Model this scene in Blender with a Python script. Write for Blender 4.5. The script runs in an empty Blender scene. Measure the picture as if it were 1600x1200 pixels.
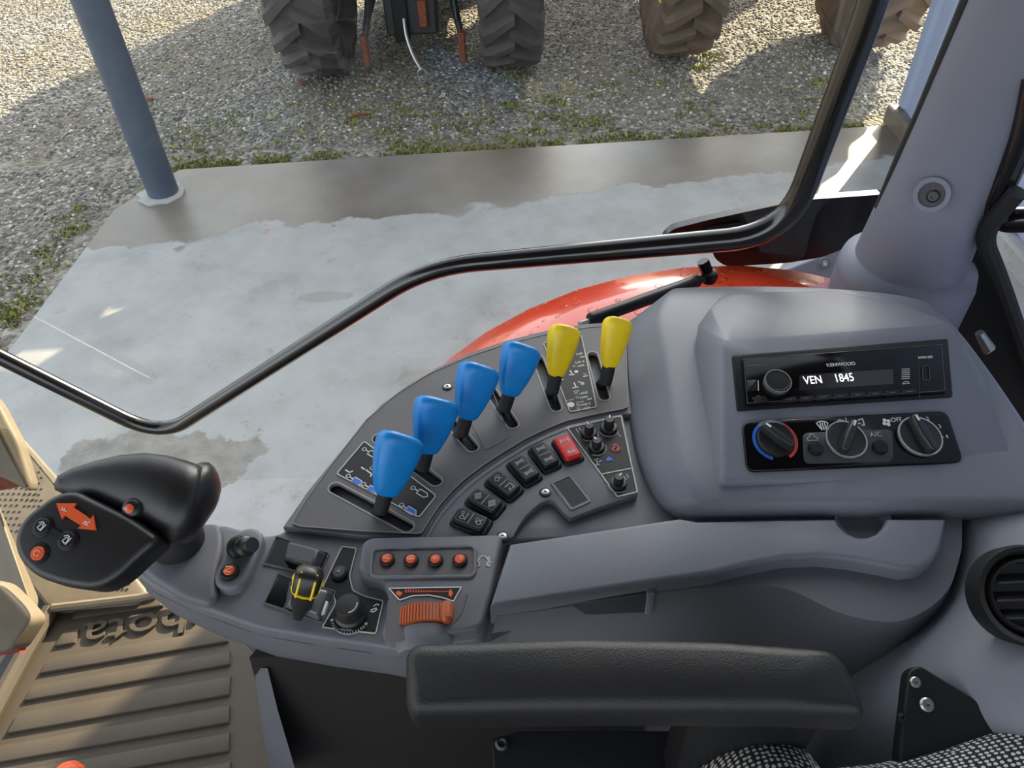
import bpy, bmesh, math, random
from mathutils import Vector, Matrix
random.seed(7)
S = bpy.context.scene
COL = S.collection

# ------------------------------------------------------------------ camera, sky, sun, exposure
CAM_H = 2.6
FPX = 1200.0
NADIR = (850.0, 1850.0)
_d = Vector(((NADIR[0]-800)/FPX, -(NADIR[1]-600)/FPX, -1)).normalized()
_up = -_d
_yv = (Vector((0, 0, -1)) - _up*(Vector((0, 0, -1)).dot(_up))).normalized()
_xv = _yv.cross(_up)
RC = Matrix((_xv, _yv, _up))            # camera -> world rotation
CAM = Vector((0, 0, CAM_H))
cd = bpy.data.cameras.new('camera'); cam = bpy.data.objects.new('camera', cd); COL.objects.link(cam)
cd.sensor_width = 36; cd.sensor_fit = 'HORIZONTAL'; cd.lens = 36*FPX/1600; cd.clip_start = 0.01
cam.matrix_world = Matrix.Translation(CAM) @ RC.to_4x4()
S.camera = cam

SUN_AZ = Vector((0.603, 0.798)).normalized()
SUN_EL = math.radians(22.5)
W = bpy.data.worlds.new('sky'); S.world = W; W.use_nodes = True
nt = W.node_tree; nt.nodes.clear()
sky = nt.nodes.new('ShaderNodeTexSky'); sky.sky_type = 'NISHITA'; sky.sun_disc = False
sky.sun_elevation = SUN_EL; sky.sun_rotation = math.atan2(SUN_AZ.x, SUN_AZ.y)
sky.air_density = 1.0; sky.dust_density = 2.5; sky.ozone_density = 1.0
hs = nt.nodes.new('ShaderNodeHueSaturation'); hs.inputs['Saturation'].default_value = 0.32
bg = nt.nodes.new('ShaderNodeBackground'); bg.inputs['Strength'].default_value = 0.46
wo = nt.nodes.new('ShaderNodeOutputWorld')
nt.links.new(sky.outputs[0], hs.inputs['Color']); nt.links.new(hs.outputs[0], bg.inputs[0]); nt.links.new(bg.outputs[0], wo.inputs[0])
sl = bpy.data.lights.new('sun', 'SUN'); sl.energy = 13.5; sl.angle = math.radians(0.3); sl.color = (1.0, 0.82, 0.56)
so = bpy.data.objects.new('sun', sl); COL.objects.link(so)
sdir = Vector((SUN_AZ.x*math.cos(SUN_EL), SUN_AZ.y*math.cos(SUN_EL), math.sin(SUN_EL)))
so.rotation_euler = sdir.to_track_quat('Z', 'Y').to_euler(); so.location = (6, 9, 8)
S.view_settings.view_transform = 'Standard'; S.view_settings.look = 'None'
S.view_settings.gamma = 1; S.view_settings.use_curve_mapping = False
S.view_settings.exposure = 0.35

# ------------------------------------------------------------------ helpers
def ray(px, py): return RC @ Vector(((px-800)/FPX, -(py-600)/FPX, -1))
def pz(px, py, z):
    r = ray(px, py); return CAM + r*((z-CAM_H)/r.z)
def pyy(px, py, y):
    r = ray(px, py); return CAM + r*(y/r.y)

class Fr:
    """a construction plane: origin, normal, in-plane axes"""
    def __init__(s, o, n, u=(1, 0, 0)):
        s.o = Vector(o); s.n = Vector(n).normalized(); u = Vector(u)
        s.u = (u - s.n*u.dot(s.n)).normalized(); s.v = s.n.cross(s.u)
    def w(s, a, b, h=0): return s.o + s.u*a + s.v*b + s.n*h
    def p(s, px, py, h=0):
        r = ray(px, py); o = s.o + s.n*h
        return CAM + r*((o-CAM).dot(s.n)/r.dot(s.n))
    def l(s, px, py, h=0):
        q = s.p(px, py, h) - s.o; return (q.dot(s.u), q.dot(s.v))
    def pl(s, pts, h=0): return [s.l(x, y, h) for x, y in pts]

def lin(c):
    out = []
    for x in c[:3]:
        x /= 255.0
        out.append(x/12.92 if x <= .04045 else ((x+.055)/1.055)**2.4)
    return (*out, 1)

MATS = {}
def mat(name, c, rough=.5, metal=0.0, bump=0.0, bscale=600, var=0.0, vscale=8, spec=.5, emit=0, coat=0):
    if name in MATS: return MATS[name]
    m = bpy.data.materials.new(name); m.use_nodes = True; n = m.node_tree; b = n.nodes['Principled BSDF']
    col = lin(c); b.inputs['Base Color'].default_value = col
    b.inputs['Roughness'].default_value = rough; b.inputs['Metallic'].default_value = metal
    b.inputs['Specular IOR Level'].default_value = spec
    if coat: b.inputs['Coat Weight'].default_value = coat; b.inputs['Coat Roughness'].default_value = .08
    if emit:
        b.inputs['Emission Color'].default_value = col; b.inputs['Emission Strength'].default_value = emit
    geo = n.nodes.new('ShaderNodeNewGeometry')
    if var:
        t = n.nodes.new('ShaderNodeTexNoise'); t.inputs['Scale'].default_value = vscale; t.inputs['Detail'].default_value = 6
        r = n.nodes.new('ShaderNodeMapRange'); r.inputs[1].default_value = .3; r.inputs[2].default_value = .7
        r.inputs[3].default_value = 1-var; r.inputs[4].default_value = 1+var
        mx = n.nodes.new('ShaderNodeVectorMath'); mx.operation = 'SCALE'; mx.inputs[0].default_value = col[:3]
        n.links.new(geo.outputs['Position'], t.inputs['Vector']); n.links.new(t.outputs[0], r.inputs[0])
        n.links.new(r.outputs[0], mx.inputs['Scale']); n.links.new(mx.outputs[0], b.inputs['Base Color'])
    if bump:
        t = n.nodes.new('ShaderNodeTexNoise'); t.inputs['Scale'].default_value = bscale; t.inputs['Detail'].default_value = 2
        bp = n.nodes.new('ShaderNodeBump'); bp.inputs['Strength'].default_value = bump; bp.inputs['Distance'].default_value = .001
        n.links.new(geo.outputs['Position'], t.inputs['Vector']); n.links.new(t.outputs[0], bp.inputs['Height'])
        n.links.new(bp.outputs[0], b.inputs['Normal'])
    MATS[name] = m; return m

WPOS = {}
def link(o, parent, loc):
    COL.objects.link(o); o.location = loc; WPOS[o.name] = Vector(loc)
    if parent is not None:
        o.parent = parent; o.matrix_parent_inverse = Matrix.Translation(-WPOS[parent.name])
    return o
def tag(o, label=None, cat=None, group=None, kind=None):
    if label: o['label'] = label
    if cat: o['category'] = cat
    if group: o['group'] = group
    if kind: o['kind'] = kind
    return o
def thing(name, loc, label, cat, group=None):
    o = bpy.data.objects.new(name, None); o.empty_display_size = .02
    link(o, None, loc); return tag(o, label, cat, group)

class MB:
    def __init__(s): s.v = []; s.f = []
    def add(s, vs, fs):
        k = len(s.v); s.v += [Vector(x) for x in vs]; s.f += [tuple(i+k for i in f) for f in fs]; return s
    def loft(s, rings, closed=True, cap0=True, cap1=True):
        n = len(rings[0]); vs = [p for r in rings for p in r]; fs = []
        for i in range(len(rings)-1):
            for j in range(n if closed else n-1):
                a = i*n+j; b = i*n+(j+1) % n
                fs.append((a, b, b+n, a+n))
        if cap0: fs.append(tuple(reversed(range(n))))
        if cap1: fs.append(tuple(range((len(rings)-1)*n, len(rings)*n)))
        return s.add(vs, fs)
    def prism(s, fr, poly, h0, h1, bev=0, seg=3, grow=0):
        poly = ccw(poly); rings = [[fr.w(a, b, h0) for a, b in (inset(poly, -grow) if grow else poly)]]
        if bev <= 0: rings.append([fr.w(a, b, h1) for a, b in poly])
        else:
            for i in range(seg+1):
                t = i/seg*math.pi/2
                rings.append([fr.w(a, b, h1-bev+bev*math.sin(t)) for a, b in inset(poly, bev*(1-math.cos(t)))])
        return s.loft(rings)
    def border(s, fr, poly, w, h0, h1):
        poly = ccw(poly); inn = inset(poly, w)
        R = [[fr.w(a, b, h0) for a, b in poly], [fr.w(a, b, h1) for a, b in poly], [fr.w(a, b, h1) for a, b in inn], [fr.w(a, b, h0) for a, b in inn]]
        return s.loft(R, cap0=False, cap1=False)
    def tube(s, pts, rad, n=14, cap=True):
        pts = [Vector(p) for p in pts]
        if not isinstance(rad, (list, tuple)): rad = [rad]*len(pts)
        rings = []; prev = None
        for i, p in enumerate(pts):
            t = (pts[min(i+1, len(pts)-1)]-pts[max(i-1, 0)]).normalized()
            if prev is None:
                a = t.orthogonal().normalized()
            else:
                a = (prev - t*prev.dot(t)).normalized()
            prev = a; b = t.cross(a)
            rings.append([p + (a*math.cos(k/n*math.tau)+b*math.sin(k/n*math.tau))*rad[i] for k in range(n)])
        return s.loft(rings, cap0=cap, cap1=cap)
    def lathe(s, o, axis, prof, n=28, u=None):
        axis = Vector(axis).normalized(); a = (Vector(u) if u else axis.orthogonal()); a = (a-axis*a.dot(axis)).normalized(); b = axis.cross(a)
        o = Vector(o)
        return s.loft([[o + axis*h + (a*math.cos(k/n*math.tau)+b*math.sin(k/n*math.tau))*max(r, 1e-5) for k in range(n)] for r, h in prof])
    def box(s, c, sx, sy, sz, X=(1, 0, 0), Y=(0, 1, 0), Z=(0, 0, 1)):
        c = Vector(c); X = Vector(X)*sx/2; Y = Vector(Y)*sy/2; Z = Vector(Z)*sz/2
        v = [c+X*i+Y*j+Z*k for k in (-1, 1) for i, j in ((-1, -1), (1, -1), (1, 1), (-1, 1))]
        return s.add(v, [(3, 2, 1, 0), (4, 5, 6, 7), (0, 1, 5, 4), (1, 2, 6, 5), (2, 3, 7, 6), (3, 0, 4, 7)])
    def stroke(s, fr, pts, w, h0, h1, closed=False):
        if closed: pts = list(pts)+[pts[0]]
        for (a, b), (c, d) in zip(pts, pts[1:]):
            L = math.hypot(c-a, d-b)
            if L < 1e-7: continue
            dx, dy = (c-a)/L, (d-b)/L; nx, ny = -dy*w/2, dx*w/2; ex, ey = dx*w/3, dy*w/3
            q = [(a-ex-nx, b-ey-ny), (c+ex-nx, d+ey-ny), (c+ex+nx, d+ey+ny), (a-ex+nx, b-ey+ny)]
            s.loft([[fr.w(x, y, h0) for x, y in q], [fr.w(x, y, h1) for x, y in q]])
        return s
    def hull(s, pts):
        bm = bmesh.new()
        for p in pts: bm.verts.new(p)
        bmesh.ops.convex_hull(bm, input=bm.verts)
        bmesh.ops.delete(bm, geom=[v for v in bm.verts if not v.link_faces], context='VERTS')
        bmesh.ops.dissolve_limit(bm, angle_limit=.02, verts=bm.verts, edges=bm.edges)
        bm.verts.index_update()
        s.add([v.co.copy() for v in bm.verts], [[v.index for v in f.verts] for f in bm.faces]); bm.free(); return s
    def plate(s, fr, outer, holes, h0, h1):
        """flat plate with holes: filled top and bottom, walls round every loop"""
        bm = bmesh.new(); loops = [ccw(outer)] + [ccw(h) for h in holes]; es = []; vl = []
        for lp in loops:
            vs = [bm.verts.new((a, b, 0)) for a, b in lp]; vl.append(vs)
            for i in range(len(vs)): es.append(bm.edges.new((vs[i], vs[(i+1) % len(vs)])))
        bmesh.ops.triangle_fill(bm, edges=es, use_beauty=True, use_dissolve=False, normal=(0, 0, 1))
        bm.verts.index_update(); V2 = [v.co.copy() for v in bm.verts]
        F2 = [[v.index for v in f.verts] if f.normal.z > 0 else [v.index for v in reversed(f.verts)] for f in bm.faces]
        idx = [[v.index for v in vs] for vs in vl]; n = len(V2); bm.free()
        vs = [fr.w(p.x, p.y, h1) for p in V2] + [fr.w(p.x, p.y, h0) for p in V2]
        fs = [tuple(f) for f in F2] + [tuple(i+n for i in reversed(f)) for f in F2]
        for li, lp in enumerate(idx):
            for i in range(len(lp)):
                a, b = lp[i], lp[(i+1) % len(lp)]
                fs.append((a+n, b+n, b, a) if li == 0 else (a, b, b+n, a+n))
        return s.add(vs, fs)
    def build(s, name, m, parent=None, bev=0, bseg=2, sub=0, smooth=35, solid=0, kind=None, label=None, cat=None, group=None):
        c = sum(s.v, Vector())/len(s.v)
        if parent is None: c = Vector((c.x, c.y, min(p.z for p in s.v)))
        me = bpy.data.meshes.new(name); me.from_pydata([p-c for p in s.v], [], s.f); me.validate()
        bm = bmesh.new(); bm.from_mesh(me); bmesh.ops.recalc_face_normals(bm, faces=bm.faces); bm.to_mesh(me); bm.free()
        me.materials.append(MATS[m] if isinstance(m, str) else m)
        if smooth:
            me.shade_smooth()
            if smooth < 180 and not sub: me.set_sharp_from_angle(angle=math.radians(smooth))
        o = bpy.data.objects.new(name, me); link(o, parent, c); tag(o, label, cat, group, kind)
        if solid:
            q = o.modifiers.new('solid', 'SOLIDIFY'); q.thickness = solid; q.offset = -1
        if bev:
            q = o.modifiers.new('bevel', 'BEVEL'); q.width = bev; q.segments = bseg; q.limit_method = 'ANGLE'; q.angle_limit = math.radians(40); q.harden_normals = False
        if sub:
            q = o.modifiers.new('sub', 'SUBSURF'); q.levels = sub; q.render_levels = sub
        return o

def ccw(p):
    a = sum(p[i][0]*p[(i+1) % len(p)][1]-p[(i+1) % len(p)][0]*p[i][1] for i in range(len(p)))
    return list(p) if a > 0 else list(reversed(p))
def inset(p, d):
    p = ccw(p); out = []; n = len(p)
    for i in range(n):
        a, b, c = Vector(p[i-1]), Vector(p[i]), Vector(p[(i+1) % n])
        e1 = (b-a); e2 = (c-b)
        if e1.length < 1e-9 or e2.length < 1e-9: out.append(p[i]); continue
        e1.normalize(); e2.normalize()
        n1 = Vector((-e1.y, e1.x)); n2 = Vector((-e2.y, e2.x)); m = n1+n2
        k = m.dot(n1)
        m = m/max(k, .35); q = b+m*d; out.append((q.x, q.y))
    return out
def rnd(p, r, seg=5):
    """round the corners of a polygon"""
    p = ccw(p); out = []; n = len(p)
    rr = r if isinstance(r, (list, tuple)) else [r]*n
    for i in range(n):
        a, b, c = Vector(p[i-1]), Vector(p[i]), Vector(p[(i+1) % n])
        u = a-b; v = c-b; d = min(rr[i], u.length*.48, v.length*.48)
        if d < 1e-6: out.append(p[i]); continue
        s = b+u.normalized()*d; e = b+v.normalized()*d
        for k in range(seg+1):
            t = k/seg; q = s*(1-t)**2 + b*2*t*(1-t) + e*t*t; out.append((q.x, q.y))
    return out
def stad(a, b, hw, n=8):
    a = Vector(a); b = Vector(b); d = (b-a).normalized(); t0 = math.atan2(d.y, d.x)
    return [(b.x+hw*math.cos(t0-math.pi/2+math.pi*k/n), b.y+hw*math.sin(t0-math.pi/2+math.pi*k/n)) for k in range(n+1)] + \
           [(a.x+hw*math.cos(t0+math.pi/2+math.pi*k/n), a.y+hw*math.sin(t0+math.pi/2+math.pi*k/n)) for k in range(n+1)]
def circ(c, r, n=28, a0=0, a1=math.tau): return [(c[0]+r*math.cos(a0+(a1-a0)*k/n), c[1]+r*math.sin(a0+(a1-a0)*k/n)) for k in range(n)]
def arcp(c, r, a0, a1, n=14): return [(c[0]+r*math.cos(a0+(a1-a0)*k/n), c[1]+r*math.sin(a0+(a1-a0)*k/n)) for k in range(n+1)]
def rrect(fr_c, d, L, Wd, r, seg=5):
    cx, cy = fr_c; dx, dy = d; q = []
    for i, j in ((-1, -1), (1, -1), (1, 1), (-1, 1)): q.append((cx+dx*L/2*i-dy*Wd/2*j, cy+dy*L/2*i+dx*Wd/2*j))
    return rnd(q, r, seg)
def spline(pts, n=8):
    P = [Vector(p) for p in pts]; out = []
    for i in range(len(P)-1):
        p0, p1, p2, p3 = P[max(i-1, 0)], P[i], P[i+1], P[min(i+2, len(P)-1)]
        for k in range(n):
            t = k/n
            out.append(.5*((2*p1)+(p2-p0)*t+(2*p0-5*p1+4*p2-p3)*t*t+(3*p1-p0-3*p2+p3)*t**3))
    out.append(P[-1]); return out
def fillet(pts, r, n=8):
    """polyline with rounded corners (3-D)"""
    P = [Vector(p) for p in pts]; out = [P[0]]
    for i in range(1, len(P)-1):
        a, b, c = P[i-1], P[i], P[i+1]; d1 = (a-b); d2 = (c-b); d = min(r, d1.length*.45, d2.length*.45)
        s = b+d1.normalized()*d; e = b+d2.normalized()*d
        for k in range(n+1):
            t = k/n; out.append(s*(1-t)**2+b*2*t*(1-t)+e*t*t)
    out.append(P[-1]); return out

def text(fr, s, c, size, d, m, parent, name='lettering', h=.0004, th=.0003, label=None, align='CENTER', sx=1.0, shear=0):
    """flat printed lettering lying in a construction plane; d = reading direction, local"""
    cu = bpy.data.curves.new(name, 'FONT'); cu.body = s; cu.align_x = align; cu.align_y = 'CENTER'; cu.size = size; cu.extrude = th/2; cu.shear = shear
    cu.resolution_u = 3
    o = bpy.data.objects.new(name, cu); COL.objects.link(o)
    dg = bpy.context.evaluated_depsgraph_get(); me = bpy.data.meshes.new_from_object(o.evaluated_get(dg))
    bpy.data.objects.remove(o); bpy.data.curves.remove(cu)
    L = math.hypot(*d); dx, dy = d[0]/L, d[1]/L
    U = fr.u*dx+fr.v*dy; V = fr.n.cross(U)
    base = fr.w(c[0], c[1], h)
    for v in me.vertices: v.co = U*v.co.x*sx+V*v.co.y+fr.n*v.co.z
    me.materials.clear(); me.materials.append(MATS[m])
    o = bpy.data.objects.new(name, me); link(o, parent, base); tag(o, label); return o

# ------------------------------------------------------------------ materials
mat('plastic', (98, 98, 104), .52, bump=.35, bscale=900, var=.05, vscale=14)
mat('plastic_light', (111, 113, 121), .5, bump=.3, bscale=900, var=.04, vscale=14)
mat('plate_grey', (88, 85, 86), .5, bump=.2, bscale=1200, var=.08, vscale=18)
mat('panel_grey', (102, 102, 108), .48, bump=.25, bscale=1000, var=.05, vscale=18)
mat('dark_plastic', (58, 58, 62), .5, bump=.3, bscale=800, var=.06)
mat('black', (20, 20, 21), .5, spec=.35, bump=.1, bscale=900)
mat('black_gloss', (10, 10, 11), .12, spec=.3)
mat('black_matte', (18, 18, 19), .8)
mat('black_label', (24, 23, 24), .45, spec=.3)
mat('arm_vinyl', (27, 26, 26), .5, bump=.35, bscale=800)
mat('grip_black', (34, 33, 33), .36, bump=.15, bscale=900)
mat('rail_paint', (17, 15, 15), .2, coat=.6)
mat('blue', (4, 130, 206), .36, var=.07, vscale=60, bump=.05, bscale=500)
mat('yellow', (238, 204, 14), .36, var=.07, vscale=60, bump=.05, bscale=500)
mat('orange', (224, 88, 38), .42)
mat('wheel_orange', (176, 84, 38), .45)
mat('red', (214, 36, 38), .38)
mat('white_print', (214, 214, 210), .6)
mat('grey_print', (168, 168, 168), .6)
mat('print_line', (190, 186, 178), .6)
mat('blue_print', (40, 110, 205), .6)
mat('red_print', (206, 70, 60), .6)
mat('screen_text', (236, 240, 244), .5, emit=1.1)
mat('lcd', (38, 34, 34), .2)
mat('steel', (176, 176, 174), .34, metal=.9)
mat('dark_steel', (60, 60, 62), .4, metal=.8)
mat('rubber', (22, 22, 22), .7, bump=.3, bscale=300)
mat('sill_beige', (108, 99, 82), .55, var=.1, vscale=24, bump=.2, bscale=500)
mat('mat_rubber', (72, 64, 53), .62, bump=.5, bscale=700, var=.12, vscale=10)
mat('pillar_grey', (116, 118, 132), .5, bump=.3, bscale=900, var=.04)
mat('roof_lining', (112, 108, 104), .9)
mat('rust', (120, 66, 40), .8, var=.3, vscale=40)
mat('galv', (78, 90, 106), .45, metal=.1, var=.1, vscale=6)
mat('tyre', (80, 74, 72), .82, bump=.4, bscale=120, var=.2, vscale=5)
mat('tyre_mud', (102, 87, 73), .9, bump=.5, bscale=90, var=.25, vscale=6)
mat('rim_grey', (150, 150, 148), .5)
mat('rim_yellow', (232, 214, 40), .45)
mat('hull_green', (40, 96, 46), .4)
mat('hull_red', (150, 40, 30), .4)
mat('hull_dark', (44, 44, 46), .6)
mat('cab_tint', (40, 46, 50), .2)

def nodemat(name):
    m = bpy.data.materials.new(name); m.use_nodes = True; MATS[name] = m
    n = m.node_tree; return m, n, n.nodes['Principled BSDF']
def N(n, t, **k):
    x = n.nodes.new(t)
    for a, b in k.items():
        if a.startswith('i_'): x.inputs[int(a[2:]) if a[2:].isdigit() else a[2:]].default_value = b
        else: setattr(x, a, b)
    return x
def ramp(n, fac, stops):
    r = n.nodes.new('ShaderNodeValToRGB'); el = r.color_ramp.elements
    while len(el) < len(stops): el.new(.5)
    for e, (p, c) in zip(el, stops): e.position = p; e.color = lin(c)
    n.links.new(fac, r.inputs[0]); return r.outputs[0]
def fmap(n, v, a, b, c=0, d=1):
    r = n.nodes.new('ShaderNodeMapRange'); n.links.new(v, r.inputs[0])
    for i, x in enumerate((a, b, c, d)): r.inputs[i+1].default_value = x
    return r.outputs[0]
def mixc(n, f, a, b):
    m = n.nodes.new('ShaderNodeMix'); m.data_type = 'RGBA'
    if isinstance(f, float): m.inputs[0].default_value = f
    else: n.links.new(f, m.inputs[0])
    for i, x in ((6, a), (7, b)):
        if isinstance(x, tuple): m.inputs[i].default_value = lin(x)
        else: n.links.new(x, m.inputs[i])
    return m.outputs[2]
def mth(n, op, a, b=None):
    m = n.nodes.new('ShaderNodeMath'); m.operation = op
    for i, x in enumerate((a, b)):
        if x is None: continue
        if isinstance(x, (int, float)): m.inputs[i].default_value = x
        else: n.links.new(x, m.inputs[i])
    return m.outputs[0]

def noise(n, pos, sc, det=4, rough=.55):
    t = N(n, 'ShaderNodeTexNoise'); t.inputs['Scale'].default_value = sc; t.inputs['Detail'].default_value = det; t.inputs['Roughness'].default_value = rough
    n.links.new(pos, t.inputs['Vector']); return t.outputs[0]

# gravel bed
m, n, b = nodemat('gravel')
g = N(n, 'ShaderNodeNewGeometry').outputs['Position']
vo = N(n, 'ShaderNodeTexVoronoi'); vo.inputs['Scale'].default_value = 34; n.links.new(g, vo.inputs['Vector'])
sep = N(n, 'ShaderNodeSeparateColor'); n.links.new(vo.outputs['Color'], sep.inputs[0])
c1 = ramp(n, sep.outputs[0], [(0, (84, 82, 78)), (.5, (128, 124, 114)), (1, (176, 170, 156))])
c2 = mixc(n, fmap(n, noise(n, g, .9, 5), .42, .62), c1, (120, 112, 92))
n.links.new(c2, b.inputs['Base Color']); b.inputs['Roughness'].default_value = .9
bp = N(n, 'ShaderNodeBump'); bp.inputs['Strength'].default_value = 1; bp.inputs['Distance'].default_value = .02; bp.invert = True
n.links.new(vo.outputs['Distance'], bp.inputs['Height']); n.links.new(bp.outputs[0], b.inputs['Normal'])
# loose stones: each stone its own tone
m, n, b = nodemat('stone')
oi = N(n, 'ShaderNodeObjectInfo')
c1 = ramp(n, oi.outputs['Random'], [(0, (82, 82, 82)), (.35, (122, 119, 112)), (.75, (156, 150, 138)), (.95, (190, 184, 172)), (1, (226, 222, 214))])
n.links.new(c1, b.inputs['Base Color']); b.inputs['Roughness'].default_value = .85
# moss
m, n, b = nodemat('moss')
oi = N(n, 'ShaderNodeNewGeometry')
c1 = ramp(n, oi.outputs['Random Per Island'], [(0, (92, 98, 48)), (.5, (128, 130, 66)), (1, (160, 158, 84))])
n.links.new(c1, b.inputs['Base Color']); b.inputs['Roughness'].default_value = .9
# concrete: pale dry floor, a damp brownish strip along the outer edge with a ragged border, damp spots
m, n, b = nodemat('concrete')
g = N(n, 'ShaderNodeNewGeometry').outputs['Position']
sx = N(n, 'ShaderNodeSeparateXYZ'); n.links.new(g, sx.inputs[0])
dry = ramp(n, noise(n, g, 2.6, 10, .68), [(.22, (128, 127, 124)), (.42, (152, 152, 149)), (.55, (160, 161, 159)), (.8, (170, 170, 168))])
wet = ramp(n, noise(n, g, 1.1, 5, .5), [(.32, (100, 90, 76)), (.5, (120, 113, 104)), (.68, (138, 136, 134))])
edge = mth(n, 'SUBTRACT', sx.outputs[1], mth(n, 'ADD', mth(n, 'MULTIPLY', sx.outputs[0], .15), 4.38))
edge = mth(n, 'ADD', edge, fmap(n, noise(n, g, 2.2, 6, .6), .3, .7, -.13, .13))
f1 = fmap(n, edge, -.01, .015)
def blob(cx, cy, rx, ry, k=.6):
    dx = mth(n, 'MULTIPLY', mth(n, 'SUBTRACT', sx.outputs[0], cx), 1/rx); dy = mth(n, 'MULTIPLY', mth(n, 'SUBTRACT', sx.outputs[1], cy), 1/ry)
    d = mth(n, 'SQRT', mth(n, 'ADD', mth(n, 'MULTIPLY', dx, dx), mth(n, 'MULTIPLY', dy, dy)))
    d = mth(n, 'ADD', d, fmap(n, noise(n, g, 4, 5, .6), .3, .7, -.35, .35))
    return mth(n, 'MULTIPLY', fmap(n, d, 1.02, .95), k)
col = mixc(n, f1, dry, wet)
col = mixc(n, blob(-1.62, 2.28, .46, .2, .9), col, ramp(n, noise(n, g, 14, 6, .7), [(.3, (112, 109, 102)), (.7, (146, 142, 134))]))
col = mixc(n, blob(-.45, 2.75, .12, .07, .5), col, (140, 134, 122))
col = mixc(n, blob(-1.0, 3.45, .16, .05, .5), col, (130, 128, 120))
sp = mth(n, 'MULTIPLY', fmap(n, noise(n, g, 7, 6, .75), .60, .70), .5)
col = mixc(n, sp, col, (120, 116, 106))
n.links.new(col, b.inputs['Base Color'])
n.links.new(mth(n, 'SUBTRACT', .75, mth(n, 'MULTIPLY', f1, .3)), b.inputs['Roughness'])
bp = N(n, 'ShaderNodeBump'); bp.inputs['Strength'].default_value = .15; bp.inputs['Distance'].default_value = .01
n.links.new(noise(n, g, 60, 4), bp.inputs['Height']); n.links.new(bp.outputs[0], b.inputs['Normal'])
# glass
m, n, b = nodemat('glass'); n.nodes.remove(b)
fz = N(n, 'ShaderNodeFresnel'); fz.inputs[0].default_value = 1.5
tr = N(n, 'ShaderNodeBsdfTransparent'); tr.inputs[0].default_value = (.97, .985, .98, 1)
gl = N(n, 'ShaderNodeBsdfGlossy'); gl.inputs['Roughness'].default_value = 0.0
bf = N(n, 'ShaderNodeNewGeometry').outputs['Backfacing']
mx = N(n, 'ShaderNodeMixShader'); n.links.new(mth(n, 'MULTIPLY', fz.outputs[0], mth(n, 'SUBTRACT', 1.0, bf)), mx.inputs[0]); n.links.new(tr.outputs[0], mx.inputs[1]); n.links.new(gl.outputs[0], mx.inputs[2])
n.links.new(mx.outputs[0], n.nodes['Material Output'].inputs[0])
# fender paint with rain drops
m, n, b = nodemat('fender_paint')
b.inputs['Base Color'].default_value = lin((212, 66, 34)); b.inputs['Roughness'].default_value = .25; b.inputs['Coat Weight'].default_value = .7; b.inputs['Coat Roughness'].default_value = .05
g = N(n, 'ShaderNodeNewGeometry').outputs['Position']
vo = N(n, 'ShaderNodeTexVoronoi'); vo.inputs['Scale'].default_value = 42; vo.inputs['Randomness'].default_value = 1; n.links.new(g, vo.inputs['Vector'])
sp = N(n, 'ShaderNodeSeparateColor'); n.links.new(vo.outputs['Color'], sp.inputs[0])
drop = mth(n, 'MULTIPLY', fmap(n, mth(n, 'SUBTRACT', vo.outputs['Distance'], mth(n, 'MULTIPLY', sp.outputs[0], .3)), .05, -.05), 1.0)
bp = N(n, 'ShaderNodeBump'); bp.inputs['Strength'].default_value = .9; bp.inputs['Distance'].default_value = .004
n.links.new(drop, bp.inputs['Height']); n.links.new(bp.outputs[0], b.inputs['Normal'])
# seat cloth: black weave with white dots
m, n, b = nodemat('seat_cloth')
g = N(n, 'ShaderNodeNewGeometry').outputs['Position']
vo = N(n, 'ShaderNodeTexVoronoi'); vo.voronoi_dimensions = '2D'; vo.inputs['Scale'].default_value = 210; vo.inputs['Randomness'].default_value = .3
sx = N(n, 'ShaderNodeSeparateXYZ'); n.links.new(g, sx.inputs[0]); cx = N(n, 'ShaderNodeCombineXYZ')
n.links.new(sx.outputs[0], cx.inputs[0]); n.links.new(mth(n, 'SUBTRACT', sx.outputs[1], mth(n, 'MULTIPLY', sx.outputs[2], .8)), cx.inputs[1]); n.links.new(cx.outputs[0], vo.inputs['Vector'])
col = mixc(n, fmap(n, vo.outputs['Distance'], .36, .28), (36, 35, 36), (205, 203, 198))
n.links.new(col, b.inputs['Base Color']); b.inputs['Roughness'].default_value = .95
# corrugated cladding
mat('cladding', (152, 164, 188), .4, var=.04, vscale=2)

# ------------------------------------------------------------------ outdoor setting
Z0 = Fr((0, 0, 0), (0, 0, 1))
o = MB().box((0, 8, -.06), 60, 60, .1).build('ground', 'gravel', smooth=0); tag(o, 'grey gravel yard outside the cab', kind='structure')
slabpoly = [Z0.l(282, 268), Z0.l(650, 244), Z0.l(1285, 206), (4.6, 5.38), (4.6, -6), (-2.66, -6), Z0.l(20, 545), Z0.l(180, 330)]
o = MB().prism(Z0, slabpoly, -.05, 0.02, .012, 2).build('concrete_slab', 'concrete', smooth=30); tag(o, 'pale concrete apron with a damp strip along its outer edge', kind='structure')

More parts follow.
